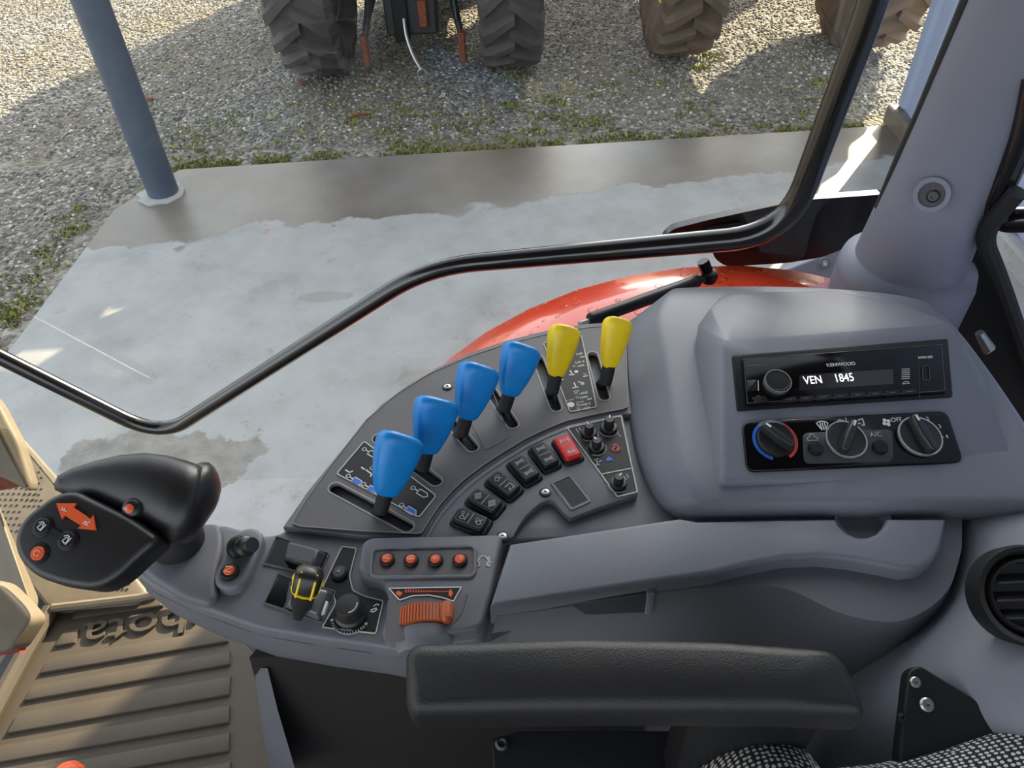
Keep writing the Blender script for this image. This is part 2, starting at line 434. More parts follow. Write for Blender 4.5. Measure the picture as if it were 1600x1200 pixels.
# loose stones scattered over the gravel by geometry nodes (nobody could count them)
def scatter(name, mesh_obj_pts, density, inst_mesh, smin, smax, seed, material):
    ng = bpy.data.node_groups.new(name, 'GeometryNodeTree')
    ng.interface.new_socket('Geometry', in_out='INPUT', socket_type='NodeSocketGeometry')
    ng.interface.new_socket('Geometry', in_out='OUTPUT', socket_type='NodeSocketGeometry')
    A = ng.nodes.new; gi = A('NodeGroupInput'); go = A('NodeGroupOutput')
    dp = A('GeometryNodeDistributePointsOnFaces'); dp.inputs['Density'].default_value = density; dp.inputs['Seed'].default_value = seed
    ico = A('GeometryNodeMeshIcoSphere'); ico.inputs['Radius'].default_value = 1; ico.inputs['Subdivisions'].default_value = 1
    sm = A('GeometryNodeSetMaterial'); sm.inputs['Material'].default_value = MATS[material]
    tr = A('GeometryNodeTransform'); tr.inputs['Scale'].default_value = (1, .72, .5)
    ip = A('GeometryNodeInstanceOnPoints')
    rr = A('FunctionNodeRandomValue'); rr.data_type = 'FLOAT_VECTOR'; rr.inputs[0].default_value = (-.5, -.5, 0); rr.inputs[1].default_value = (.5, .5, 6.28)
    rs = A('FunctionNodeRandomValue'); rs.data_type = 'FLOAT'; rs.inputs[2].default_value = smin; rs.inputs[3].default_value = smax
    L = ng.links.new
    L(gi.outputs[0], dp.inputs['Mesh']); L(dp.outputs['Points'], ip.inputs['Points'])
    L(ico.outputs['Mesh'], tr.inputs['Geometry']); L(tr.outputs[0], sm.inputs['Geometry']); L(sm.outputs[0], ip.inputs['Instance'])
    L(rr.outputs[0], ip.inputs['Rotation']); L(rs.outputs[1], ip.inputs['Scale']); L(ip.outputs[0], go.inputs[0])
    me = bpy.data.meshes.new(name); me.from_pydata([Vector(p) for p in mesh_obj_pts], [], [tuple(range(len(mesh_obj_pts)))]); me.materials.append(MATS[material])
    o = bpy.data.objects.new(name, me); link(o, None, (0, 0, 0)); q = o.modifiers.new('scatter', 'NODES'); q.node_group = ng
    return o
o = scatter('gravel_stones', [(-8, 5.22, -.008), (5, 5.45, -.008), (8, 12, -.008), (-10, 12, -.008)], 900, None, .008, .021, 3, 'stone')
tag(o, 'loose grey and buff gravel stones covering the yard', 'gravel', kind='stuff')
o = scatter('gravel_stones', [(-6, 2.0, -.008), (-2.72, 2.0, -.008), (-2.70, 4.4, -.008), (-2.4, 5.1, -.008), (-8, 5.22, -.008)], 900, None, .008, .021, 5, 'stone')
tag(o, 'loose gravel stones beside the slab left of the steel post', 'gravel', kind='stuff')

# moss and weeds: clumps of short blades
mb = MB()
def clump(x, y, r, k):
    for i in range(k):
        a = random.random()*6.28; d = r*random.random()**.7; cx = x+d*math.cos(a); cy = y+d*math.sin(a)*.7
        h = random.uniform(.006, .02); t = random.random()*6.28; w = random.uniform(.006, .012)
        lx, ly = random.uniform(-.015, .015), random.uniform(-.015, .015)
        ux, uy = math.cos(t)*w, math.sin(t)*w
        mb.add([(cx-ux, cy-uy, -.01), (cx+ux, cy+uy, -.01), (cx+ux*.5+lx, cy+uy*.5+ly, h), (cx-uy+lx*.4, cy+ux+ly*.4, h*.6)], [(0, 1, 2), (0, 2, 3)])
for i in range(70):
    x = random.uniform(-2.3, 2.6); clump(x, 5.12+.045*x+abs(random.gauss(0, .05))+.03, random.uniform(.04, .12), 26)
for i in range(90):
    x = random.uniform(-2.6, 2.55); clump(x, 5.3+abs(random.gauss(0, .5)), random.uniform(.04, .16), 14)
for i in range(30):
    y = random.uniform(2.6, 4.6); clump(-2.72-abs(random.gauss(0, .12)), y, random.uniform(.05, .14), 26)
for px, py, r in [(870, 185, .22), (900, 195, .2), (865, 160, .12), (935, 190, .15), (800, 165, .12), (1110, 90, .15), (1095, 105, .1), (1285, 130, .16), (800, 120, .16), (1000, 215, .2), (1110, 212, .3), (350, 190, .3), (300, 215, .25), (560, 180, .2), (640, 230, .2), (470, 215, .25), (720, 235, .25), (330, 245, .3)]:
    q = pz(px, py, 0); clump(q.x, q.y, r*.9, 70)
mb.build('moss_patches', 'moss', smooth=0, kind='stuff', label='low green moss and weeds growing through the gravel', cat='moss')

# small litter on the gravel
def leaf(px, py, L, wd, m, lab, name):
    c = pz(px, py, .012); a = random.random()*3
    X = Vector((math.cos(a), math.sin(a), 0)); Y = Vector((-math.sin(a), math.cos(a), 0))
    MB().loft([[c-X*L/2+Y*.001+Vector((0, 0, z)), c-Y*wd/2+Vector((0, 0, z-.004)), c+X*L/2+Vector((0, 0, z)), c+Y*wd/2+Vector((0, 0, z-.004))] for z in (0, .006)]).build(name, m, smooth=0, label=lab, cat='leaf')
leaf(474, 128, .10, .08, 'rust', 'rust-brown dead leaf on gravel near the left tyre', 'dead_leaf')
leaf(232, 153, .13, .05, 'rust', 'brown curled leaf on gravel right of the steel post', 'dead_leaf')
a, c = pz(543, 185, .015), pz(580, 178, .02)
MB().tube([a, a.lerp(c, .5)+Vector((0, .01, .01)), c], [.008, .011, .007], 7).build('twig', 'rust', label='short brown twig lying on the gravel', cat='twig')

# steel post on the slab corner
pb = pz(256, 302, .02)
t = thing('steel_post', pb, 'round galvanised steel post standing on the slab corner', 'post')
MB().lathe(pb, (0, 0, 1), [(.098, 0), (.1, .01), (.1, 5.2)], 32).build('shaft', 'galv', t)
fb = Fr(pb, (0, 0, 1))
MB().prism(fb, [(x*(1+.12*math.sin(3*i)), y*(1+.1*math.cos(2*i))) for i, (x, y) in enumerate(circ((-.012, -.01), .15, 18))], 0, .012, .006, 2).build('grout_collar', mat('grout', (172, 170, 164), .8, var=.06, vscale=30), t, label='pale mortar collar')

# building wall: corrugated pale cladding on a concrete kerb, parallel to the slab's side
wc = pz(1385, 193, 0)
t = MB().box((wc.x+.30, wc.y-5, 3.2), .5, 10, 6.4).build('wall_right', 'cladding', smooth=0); tag(t, 'pale corrugated metal building wall', kind='structure')
for i in range(24):
    y = wc.y-.07-i*.2
    MB().loft([[(wc.x+.055, y-.06, z), (wc.x+.02, y-.035, z), (wc.x+.02, y+.035, z), (wc.x+.055, y+.06, z)] for z in (.16, 6.4)]).build('cladding_rib', 'cladding', t, smooth=0)
MB().box((wc.x+.08, wc.y-5, .07), .22, 10.05, .14).build('kerb', 'concrete', t, smooth=0, bev=.02)

# ------------------------------------------------------------------ other tractors
def tyre(c, R, wd, mt, rim, parent, name, nl=20, inner=.52):
    """wheel with axle along x: carcass, chevron lugs, rim"""
    c = Vector(c); w = wd/2; X = Vector((1, 0, 0))
    mb = MB(); prof = [(inner*R, -w*.62), (inner*R*1.06, -w*.8), (.72*R, -w), (.84*R, -w*.98), (.91*R, -w*.86), (.93*R, -w*.5), (.935*R, 0), (.93*R, w*.5), (.91*R, w*.86), (.84*R, w*.98), (.72*R, w), (inner*R*1.06, w*.8), (inner*R, w*.62)]
    mb.lathe(c, X, prof, 56, u=(0, 0, 1))
    def P(a, r, x): return c + Vector((x, r*math.sin(a), r*math.cos(a)))
    for k in range(nl):
        for s in (-1, 1):
            a0 = (k+(0 if s < 0 else .5))*math.tau/nl; rings = []
            for t in (0, .25, .5, .75, 1.0, 1.13):
                x = s*(-.04*wd + t*w*1.0) if t <= 1 else s*w*1.02
                aa = a0 - .34*(t**1.15)*math.tau/nl*2.2; th = (.036+.024*t)/R*1.15
                top = R*(1-.006*t*t) if t < 1 else (R*.97 if t == 1 else R*.86)
                bot = R*.905 if t <= .8 else R*.80
                rings.append([P(aa-th*1.35, bot, x), P(aa-th*.72, top, x), P(aa+th*.72, top, x), P(aa+th*1.35, bot, x)])
            mb.loft(rings)
    wh = mb.build(name, mt, parent, smooth=30)
    MB().lathe(c, X, [(inner*R, -w*.6), (inner*R*1.03, -w*.66), (inner*R*.95, -w*.6), (inner*R*.85, -w*.1), (.16*R, -w*.05), (.16*R, w*.05), (inner*R*.85, w*.1), (inner*R*.95, w*.6), (inner*R*1.03, w*.66), (inner*R, w*.6)], 40, u=(0, 0, 1)).build('rim', rim, wh)
    return wh
def tractor(loc, label, hull, rim, mt, R=.85, wd=.5, half=.82, hitch=True, roofh=3.05):
    x, y = loc
    t = thing('tractor', (x, y+1, 0), label, 'tractor', 'tractors parked in a row')
    for s in (-1, 1): tyre((x+s*half, y+R*.55, R-.015), R, wd, mt, rim, t, 'rear_wheel')
    for s in (-1, 1): tyre((x+s*.78, y+3.1, .6), .615, .4, mt, rim, t, 'front_wheel', 16)
    MB().box((x, y+.47, R), 2*half-.3, .34, .36).build('rear_axle', 'hull_dark', t, bev=.05)
    MB().box((x, y+1.6, .95), .5, 2.6, .6).build('gearbox', 'hull_dark', t, bev=.06)
    for s in ((-1, 1) if hitch else ()): MB().box((x+s*.52, y+1.75, .74), .42, 1.3, .85).build('fuel_tank', 'hull_dark', t, bev=.06, bseg=3)  # unseen side tanks, added to stop sun passing under the tractor
    MB().hull([(x+i*w_, y+yy, z) for i in (-1, 1) for w_, yy, z in ((.5, 1.9, .95), (.5, 4.0, .95), (.46, 4.1, 1.6), (.5, 1.9, 2.1), (.42, 3.8, 1.98))]).build('hood', hull, t, bev=.06, bseg=3)  # unseen hood, made taller and longer to stretch its cast shadow
    MB().hull([(x+i*w_, y+yy, z) for i in (-1, 1) for w_, yy, z in ((.6, .35, 1.2), (.6, 1.85, 1.1), (.85, .25, 1.9), (.85, 1.9, 1.9), (.80, .35, roofh-.2), (.80, 1.75, roofh-.2))]).build('cab_glasshouse', 'cab_tint', t, bev=.04)
    MB().box((x, y+1.0, roofh-.1), 1.8, 1.95, .2).build('roof', hull, t, bev=.06, bseg=3)
    for s in (-1, 1):
        rr = []
        for k in range(13):
            a = math.radians(-70+140*k/12); rr.append([(x+s*(half+q*wd*.5), y+R*.55+rad*math.sin(a), R+rad*math.cos(a)) for q, rad in ((-1, R+.1), (1, R+.1), (1, R+.14), (-1, R+.14))])
        MB().loft(rr).build('fender', hull, t, smooth=30)
    if hitch:
        y += .32; hy = y-.16
        for s in (-1, 1):
            MB().tube([(x+s*.30, y+.35, .62), (x+s*.36, y-.05, .46), (x+s*.40, hy, .30)], [.035, .032, .026], 8).build('lower_link', 'hull_dark', t)
            MB().box((x+s*.40, hy-.02, .24), .055, .09, .24).build('link_hook', 'rust', t, bev=.012)
            MB().tube([(x+s*.30, y+.2, 1.0), (x+s*.37, y-.1, .42)], .02, 8).build('lift_rod', 'dark_steel', t)
        MB().box((x-.0, y-.0, .5), .42, .3, .34).build('hitch_block', 'hull_dark', t, bev=.02)
        MB().box((x-.08, y-.14, .46), .12, .1, .34).build('pickup_hook_frame', 'black', t, bev=.01)
        MB().box((x+.1, y-.16, .5), .07, .06, .2).build('drawbar_clevis', 'rust', t, bev=.01)
        # check chain with an end loop
        p0 = Vector((x-.05, y-.2, .48))
        MB().tube(spline([p0, p0+Vector((.01, -.05, -.12)), p0+Vector((.05, -.1, -.25)), p0+Vector((.11, -.14, -.36))], 5), .014, 7).build('chain', 'steel', t)
        lp = [p0+Vector((.11+.035*math.sin(k/12*6.283), -.15, -.40+.06*math.cos(k/12*6.283))) for k in range(13)]
        MB().tube(lp, .009, 6, cap=False).build('chain_loop', 'steel', t)
    return t
T1 = ((pz(515, 108, 0).x+pz(805, 98, 0).x)/2-.03, 6.36)
tractor(T1, 'tractor seen from behind, with linkage arms and chain between dark rear tyres', 'hull_red', 'rim_grey', 'tyre', half=(pz(805, 98, 0).x-pz(515, 108, 0).x)/2)
tractor((2.34, 6.47), 'tractor with yellow wheel rims and muddy tyres, nearest the building wall', 'hull_green', 'rim_yellow', 'tyre_mud', half=.80, hitch=False)

# ------------------------------------------------------------------ own cab: floor, roof, glass, pillars
ZF = 1.30
FL = Fr((0, 0, ZF), (0, 0, 1))
o = MB().prism(FL, [(-1.75, -.75), (.75, -.75), (.75, .82), (-.40, .82), (-.70, .88), (-.92, .88), (-1.75, .88)], -.06, -.012).build('floor', 'dark_plastic', smooth=0); tag(o, 'painted cab floor pan', kind='structure')
o = MB().box((-.3, .1, 3.0), 2.3, 1.85, .12).build('ceiling', 'roof_lining', bev=.04); tag(o, 'pale cab roof lining', kind='structure')
o = MB().box((.35, -.72, 1.64), 1.5, .28, .68).build('wall_left', 'dark_plastic', bev=.05, bseg=3); tag(o, 'grey inner trim over the far wheel, behind the seat', kind='structure')  # out-of-view block added to shade the lower cab
GY = .985
o = MB().prism(Fr((0, GY, 0), (0, -1, 0)), [(-1.7, 1.42), (.70, 1.42), (.70, 2.94), (-1.7, 2.94)], -.005, 0).build('window_1', 'glass', smooth=0); tag(o, 'clear side window pane of the cab', kind='structure')
# rear corner pillar with its moulded foot, screw cup and rubber seal
PA, PB, PC, PD = pyy(1424, 400, .93), pyy(1450, 340, .93), pyy(1517, 200, .93), pyy(1612, 0, .93)
top = PD + (PD-PC)*2.2
t = MB().tube([PA-Vector((0, 0, .16)), PA, PB, PC, PD, top], [.092, .077, .072, .069, .068, .066], 36).build('trim_1', 'pillar_grey', smooth=60); tag(t, 'grey moulded plastic rear corner pillar with a recessed screw', kind='structure')
MB().tube([PA-Vector((0, 0, .2)), PA-Vector((0, 0, .03)), PA-Vector((0, 0, .012)), PA], [.098, .098, .094, .07], 36).build('pillar_foot', 'pillar_grey', t, smooth=60)
vdir = (CAM-pyy(1456, 304, .86)).normalized()
sc = pyy(1456, 304, .868)
fs = Fr(sc, (vdir+Vector((-.2, -.2, 0))).normalized())
MB().border(fs, circ((0, 0), .022, 26), .006, -.012, .004).build('screw_cup', 'pillar_grey', t, smooth=60)
MB().lathe(sc, fs.n, [(.017, -.01), (.017, .0006), (0, .001)], 20).build('cup_floor', 'dark_plastic', t)
MB().lathe(fs.w(.002, -.002), fs.n, [(.008, 0), (.008, .004), (.006, .006), (.003, .006), (.003, .003), (0, .003)], 18).build('screw', 'dark_steel', t)
# seal between pillar and pane
MB().tube([pyy(1376, 325, .95), pyy(1405, 255, .95), pyy(1441, 175, .95), pyy(1513, 0, .95), pyy(1513, 0, .95)+(PD-PC)*2.4], .009, 10).build('window_seal', 'rubber', t)

# grey trim sheet at the pillar's foot
TR = Fr((0, .93, 0), (0, -.92, .4))
t = MB().prism(TR, rnd(TR.pl([(1150, 460), (1180, 441), (1290, 398), (1350, 352), (1420, 372), (1500, 420), (1510, 520), (1400, 500), (1150, 500)]), .01), -.03, 0, .006).build('trim_2', 'pillar_grey', smooth=40); tag(t, 'grey trim sheet below the pillar with one screw', kind='structure')
q = TR.p(1287, 411)
MB().lathe(q, TR.n, [(.015, 0), (.015, .003), (.011, .005), (.009, .004)], 22).build('washer', 'plastic_light', t)
MB().lathe(q, TR.n, [(.008, 0), (.008, .007), (.005, .008), (.003, .006), (0, .006)], 18).build('screw', 'steel', t)

# black rubber surround and rear window behind the console
t = MB().prism(Fr((0, .9, 0), (-.25, -.9, .1)), rnd(Fr((0, .9, 0), (-.25, -.9, .1)).pl([(1430, 505), (1478, 455), (1512, 380), (1535, 352), (1560, 400), (1600, 500), (1660, 640), (1700, 860), (1480, 760)]), .01), -.03, 0, .006).build('trim_3', 'black', smooth=40)
tag(t, 'black rubber rear window surround beside the console', kind='structure')
MB().tube(fillet([pyy(1590, 300, .84), pyy(1533, 365, .86), pyy(1560, 430, .86), pyy(1600, 545, .84), pyy(1640, 660, .84)], .06), .012, 10).build('surround_lip', 'rubber', t)
MB().tube([pyy(1530, 520, .82), pyy(1545, 545, .815), pyy(1540, 552, .81)], [.006, .009, .004], 8).build('wire_clip', 'steel', t)
RW = Fr((1.02, .4, 0), (-1, 0, 0))
t = MB().prism(RW, [(-.55, 1.6), (.9, 1.6), (.9, 2.94), (-.55, 2.94)], -.005, 0).build('window_2', 'glass', smooth=0); tag(t, 'clear rear window pane of the cab', kind='structure')
# bent black tube at the rear window edge
MB().tube(fillet([pyy(1622, 120, .86), pyy(1602, 210, .86), pyy(1552, 320, .87), pyy(1566, 344, .87), pyy(1625, 343, .84), pyy(1700, 340, .80)], .035), .017, 14).build('rear_window_bar', 'rail_paint', label='bent black bar at the far right beside the pillar', cat='bar')

# fender and rear wheel of the own tractor, outside the pane
fc = Vector((.36, 0, 1.135)); FRr = .65
own = thing('tractor_rear_end', (.36, 1.0, 0), 'glossy orange tractor fender with raindrops outside the window', 'fender')
prof = []
for k in range(25):
    a = math.radians(-112 + 200*k/24)
    rows = []
    for yy, rad in ((.83, FRr+.03), (.93, FRr+.035), (1.04, FRr+.028), (1.12, FRr+.012), (1.165, FRr-.03), (1.17, FRr-.09), (1.155, FRr-.09), (1.14, FRr-.04), (1.1, FRr-.012), (.83, FRr+.005)):
        rows.append((fc.x+rad*math.sin(a)*1.02, yy, fc.z+rad*math.cos(a)))
    prof.append(rows)
MB().loft(prof).build('rear_fender', 'fender_paint', own, smooth=50)
ob = tyre((0, 0, 0), .6, .26, 'tyre', 'rim_grey', own, 'rear_wheel', 18)
ob.matrix_parent_inverse = Matrix(); ob.rotation_euler.z = math.pi/2; ob.location = (.01, 0, .585)

# black window hinge moulding with a grip opening
HY = .955
HF = Fr((0, HY, 0), (0, -1, .1))
outer = rnd(HF.pl([(1034, 376), (1050, 358), (1110, 343), (1250, 313), (1388, 303), (1372, 345), (1345, 378), (1285, 402), (1230, 411), (1135, 417), (1116, 404), (1110, 378)]), .012)
hole = rnd(HF.pl([(1090, 372), (1094, 356), (1115, 350), (1240, 326), (1247, 338), (1232, 358), (1200, 372)]), .008)
t = MB().plate(HF, outer, [hole], -.02, .0).build('window_hinge', 'black_gloss', smooth=30, bev=.003, label='black plastic window hinge moulding behind the elbow of the grab rail', cat='hinge')
MB().prism(HF, inset(hole, -.004), -.022, -.016).build('recess_back', 'black_matte', t)
MB().prism(HF, rnd(HF.pl([(1100, 364), (1104, 357), (1160, 350), (1162, 360)]), .003), -.016, -.006, .002).build('latch_tab', 'black', t)

# gas strut
a, c = pyy(905, 506, .80), pyy(1108, 432, .93)
t = thing('gas_strut', a, 'black gas strut behind the yellow levers', 'strut')
MB().tube([a, a.lerp(c, .08)], .0035, 10).build('rod', 'steel', t)
MB().tube([a.lerp(c, .07), a.lerp(c, .08), a.lerp(c, .90), a.lerp(c, .92)], [.007, .0095, .0095, .006], 14).build('cylinder', 'black', t)
MB().tube([a.lerp(c, .9), c], .006, 10).build('end_rod', 'dark_steel', t)
MB().lathe(c+Vector((0, 0, -.008)), (0, 0, 1), [(.004, -.004), (.011, 0), (.013, .008), (.011, .016), (.006, .019)], 14).build('ball_end', 'black', t)
MB().tube([c, pyy(1098, 408, .935)], .009, 10).build('stud', 'black_gloss', t)

# bent grab rail across the window
R0 = [pyy(-160, 478, .93), pyy(0, 571, .93), pyy(252, 683, .93), pyy(668, 417, .905), pyy(1190, 383, .86), pyy(1262, 352, .85), pyy(1366, 0, .85), pyy(1420, -190, .85)]
R1 = fillet([R0[0], R0[2], R0[3], R0[4].lerp(R0[5], .55), R0[6], R0[7]], .075, 10)
n_ = len(R1); MB().tube(R1, [.0125+.0035*max(0, min(1, (p.x+.1)/.45)) for p in R1], 18).build('grab_rail', 'rail_paint', smooth=60, label='long bent black grab rail running across the side window', cat='rail')

# ------------------------------------------------------------------ front corner: sill, perforated panel, brackets, floor mat
PP = Fr((-.95, 1.0, 1.33), (0, -.05, 1))
t = thing('sill_panel', PP.o, 'beige sill panel with small perforations behind the joystick', 'panel')
MB().prism(PP, rnd(PP.pl([(-60, 580), (10, 655), (32, 680), (90, 745), (205, 892), (232, 925), (215, 940), (75, 952), (60, 930), (-60, 800)]), .02), -.03, 0, .006).build('panel', 'sill_beige', t)
mb = MB()
for (x0, y0, x1, y1, k0, k1) in [(0, 745, 60, 790, 7, 5), (38, 738, 68, 800, 4, 7), (165, 885, 205, 930, 6, 5), (0, 790, 35, 840, 4, 5)]:
    for i in range(k0):
        for j in range(k1):
            a = PP.l(x0+(x1-x0)*(i+.5*(j % 2))/k0, y0+(y1-y0)*j/k1)
            mb.prism(PP, circ(a, .0028, 7), -.001, .0012)
mb.build('perforation', 'black_matte', t, kind='stuff')
MB().tube([PP.p(82, 950, .004), PP.p(218, 934, .004), PP.p(300, 915, .004)], .008, 8).build('sill_lip', 'sill_beige', t)
# raised channel at left and column boots
t = thing('corner_channel', pz(40, 920, 1.34), 'beige channel running down beside the sill panel at far left', 'channel')
MB().loft([[pz(-40, 700, 1.46), pz(-20, 740, 1.5), pz(-60, 800, 1.46)], [pz(62, 935, 1.34), pz(58, 972, 1.38), pz(38, 985, 1.34)]]).build('channel', 'sill_beige', t, bev=.006)
MB().loft([[pz(-60, 880, 1.36), pz(-30, 890, 1.40), pz(-60, 960, 1.36)], [pz(55, 945, 1.33), pz(62, 962, 1.36), pz(40, 1000, 1.33)]]).build('gusset', 'sill_beige', t, bev=.006)
t = thing('pedal_bracket', pz(10, 720, 1.5), 'beige bracket with a dark underside at the left picture edge', 'bracket')
BF = Fr(pz(10, 720, 1.55), (.3, -.6, .75))
MB().prism(BF, rnd(BF.pl([(-60, 560), (0, 632), (30, 690), (50, 755), (46, 768), (0, 745), (-60, 740)]), .012), -.04, 0, .008).build('plate', 'sill_beige', t)
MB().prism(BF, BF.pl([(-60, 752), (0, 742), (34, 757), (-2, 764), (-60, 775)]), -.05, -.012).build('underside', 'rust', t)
t = thing('column_boot', pz(10, 990, 1.5), 'beige boot of the steering column at the left picture edge', 'boot')
BF = Fr(pz(10, 960, 1.5), (.2, -.5, .8))
MB().prism(BF, rnd(BF.pl([(-60, 900), (0, 912), (28, 940), (53, 968), (20, 1018), (-60, 1030)]), .012), -.06, 0, .01).build('plate', 'sill_beige', t)
MB().prism(BF, BF.pl([(-60, 1012), (15, 1012), (18, 1022), (-60, 1034)]), -.06, -.03).build('edge_seam', 'hull_red', t)

t = thing('floor_mat', pz(200, 1100, ZF), 'brown moulded rubber floor mat with raised ribs and lettering', 'floor mat')
MB().prism(FL, FL.pl([(78, 950), (240, 928), (330, 960), (425, 1045), (425, 1300), (-160, 1300), (-60, 1150)]), -.012, 0, .003).build('sheet', 'mat_rubber', t)
def z2(pts): return [(x/3.636, 900+y/3.636) for x, y in pts]
for q in [[(440, 180), (890, 116), (930, 176), (415, 250)], [(365, 325), (455, 310), (430, 385), (315, 405)],
          [(285, 475), (1200, 320), (1300, 377), (230, 560)], [(195, 630), (1310, 436), (1312, 508), (140, 715)],
          [(110, 785), (1315, 575), (1308, 680), (45, 900)], [(10, 970), (1310, 740), (1305, 838), (-60, 1075)],
          [(-80, 1145), (1310, 897), (1305, 1000), (-150, 1250)], [(-170, 1330), (1315, 1060), (1310, 1165), (-240, 1430)]]:
    MB().prism(FL, FL.pl(z2(q)), -.001, .006, .0025, 2).build('rib', 'mat_rubber', t)
d0 = FL.l(*z2([(480, 330)])[0]); d1 = FL.l(*z2([(990, 245)])[0])
dr = (d0[0]-d1[0], d0[1]-d1[1])
lc = FL.l(*z2([(470, 345)])[0])
text(FL, 'Kubota', lc, .078, dr, 'mat_rubber', t, 'raised_lettering', h=.003, th=.007, align='RIGHT', sx=1.36)
MB().tube([FL.p(80, 952, .012), FL.p(40, 1018, .012), FL.p(-10, 1110, .012), FL.p(-70, 1210, .012)], .016, 10).build('border_ridge', 'mat_rubber', t)
MB().tube([FL.p(80, 952, .008), FL.p(150, 941, .008), FL.p(250, 924, .008)], .010, 10).build('border_ridge', 'mat_rubber', t)
# orange lever head at the bottom edge
a = pz(103, 1204, 1.62)
t = thing('floor_lever', pz(103, 1240, ZF), 'orange lever head at the bottom left edge', 'lever')
MB().tube([Vector((a.x, a.y-.02, ZF)), a-Vector((0, .01, .03))], .008, 10).build('shaft', 'dark_steel', t)
MB().tube([a-Vector((0, .01, .03)), a-Vector((0, .004, .01)), a, a+Vector((0, .003, .006))], [.016, .02, .016, .008], 12).build('knob', 'orange', t)

# ------------------------------------------------------------------ console
ZD = 1.98
DK = Fr((0, 0, ZD), (0, 0, 1))
con = thing('side_console', (0, .4, ZF), 'grey plastic side console with a curved lever panel', 'console')
def pl(pts): return DK.pl(pts)
# lower body: deck of the pod and front part, tapering wall beneath
deck = rnd(pl([(206, 888), (226, 864), (285, 828), (340, 811), (409, 831), (440, 826), (482, 767), (545, 690), (594, 634), (685, 574), (790, 532), (912, 506), (1010, 497), (1060, 560), (1060, 830), (787, 842), (765, 945), (752, 992), (621, 1010), (590, 1004), (500, 992), (400, 975), (300, 940), (232, 908)]), [.0]+[.01]*23)
MB().prism(DK, deck, -.022, -.006, .005).build('deck', 'panel_grey', con)
wall = pl([(206, 888), (226, 864), (285, 828), (340, 811), (440, 826), (594, 634), (790, 532), (1010, 497), (1060, 830), (752, 992), (621, 1010), (590, 1004), (500, 992), (400, 975), (300, 940), (232, 908)])
wall = ccw(wall); cen = Vector((.1, .5))
rings = []
for h, k in ((-.02, .0), (-.045, .0), (-.068, .004), (-.082, .012), (-.088, .024)):
    rings.append([DK.w(a, b, h) for a, b in inset(wall, k)])
MB().loft(rings).build('lower_shell', 'plastic', con, smooth=60)
# pedestal below the console
ped = [(404, 1046), (460, 1020), (700, 985), (1060, 840), (1060, 560), (700, 640), (560, 760)]
PF = Fr((0, 0, 1.88), (0, 0, 1))
pd = PF.pl([(400, 1046), (640, 1040), (900, 1040), (1060, 900), (1060, 700), (700, 700), (540, 880)])
A_ = pz(400, 1046, 1.88)
def ped_ring(px, py, z):
    q = pz(px, py, z); return [(a+(q.x-A_.x if a < -.05 else 0), b+(q.y-A_.y if a < -.05 else 0)*.5, z) for a, b in ccw(pd)]
MB().loft([[(a, b, 1.905) for a, b in ccw(pd)], ped_ring(406, 1075, 1.82), ped_ring(430, 1150, 1.68), ped_ring(456, 1235, 1.5), ped_ring(480, 1300, ZF)]).build('pedestal', mat('pedestal_dark', (36, 32, 31), .6, bump=.2, bscale=700), con, smooth=70)
# pale fairing strip at the pedestal's front
MB().loft([[pz(397, 1044, 1.875), pz(418, 1044, 1.885), pz(412, 1040, 1.85)], [pz(406, 1110, 1.80), pz(434, 1110, 1.81), pz(425, 1105, 1.76)], [pz(424, 1225, 1.65), pz(468, 1225, 1.67), pz(440, 1215, 1.6)]]).build('pedestal_fairing', 'plastic', con, smooth=60)

# lever panel with six slots
lever_outer = [(442, 825), (482, 767), (545, 690), (594, 634), (637, 602), (685, 574), (737, 551), (790, 533), (850, 518), (912, 507), (993, 502), (1006, 520), (1000, 648), (972, 648), (930, 656), (888, 665), (860, 676), (825, 693), (790, 714), (758, 735), (730, 756), (710, 775), (692, 795), (677, 817), (664, 841), (560, 838)]
SL = [((524, 763), (636, 823), 12), ((592, 686), (681, 752), 12), ((700, 655), (738, 699), 12), ((767, 612), (801, 663), 12), ((841, 562), (869, 637), 11.5), ((926, 556), (944, 620), 11.5)]
K = 1/1780.
holes = [stad(DK.l(*a, .003), DK.l(*b_, .003), w*K*1.0) for a, b_, w in SL]
MB().plate(DK, pl(lever_outer), holes, -.006, .001).build('lever_panel_border', 'panel_grey', con, bev=.0012)
plate_in = [(457, 821), (475, 790), (520, 727), (573, 659), (620, 619), (671, 587), (730, 561), (790, 541), (850, 526), (923, 514), (978, 511), (981, 640), (972, 643), (930, 651), (886, 661), (858, 672), (822, 689), (787, 710), (755, 731), (727, 752), (706, 772), (688, 793), (673, 815), (659, 838), (560, 833), (470, 826)]
lp = MB().plate(DK, rnd(pl(plate_in), .003, 3), holes, .000, .0035).build('lever_panel', 'plate_grey', con, bev=.0011)
MB().border(DK, rnd(pl(plate_in), .003, 3), .0008, .002, .0041).build('edge_line', MATS.get('slot_rim_m') or mat('slot_rim_m', (140, 136, 132), .45), lp)  # paler strip paints the highlight along the plate edge
MB().stroke(DK, DK.pl([(667, 841), (680, 819), (695, 798), (712, 779), (732, 760), (760, 739), (791, 718), (826, 697), (861, 680), (889, 669)], .003), .0007, .001, .0032).build('edge_line', 'slot_rim_m', con)  # painted highlight along the switch panel's outer arc
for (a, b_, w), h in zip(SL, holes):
    MB().border(DK, inset(h, -.0012), .0016, -.002, .0040).build('slot_rim', mat('slot_rim_m', (140, 136, 132), .45), lp)  # paler ribbon paints the light caught on the slot edge
wells = MB
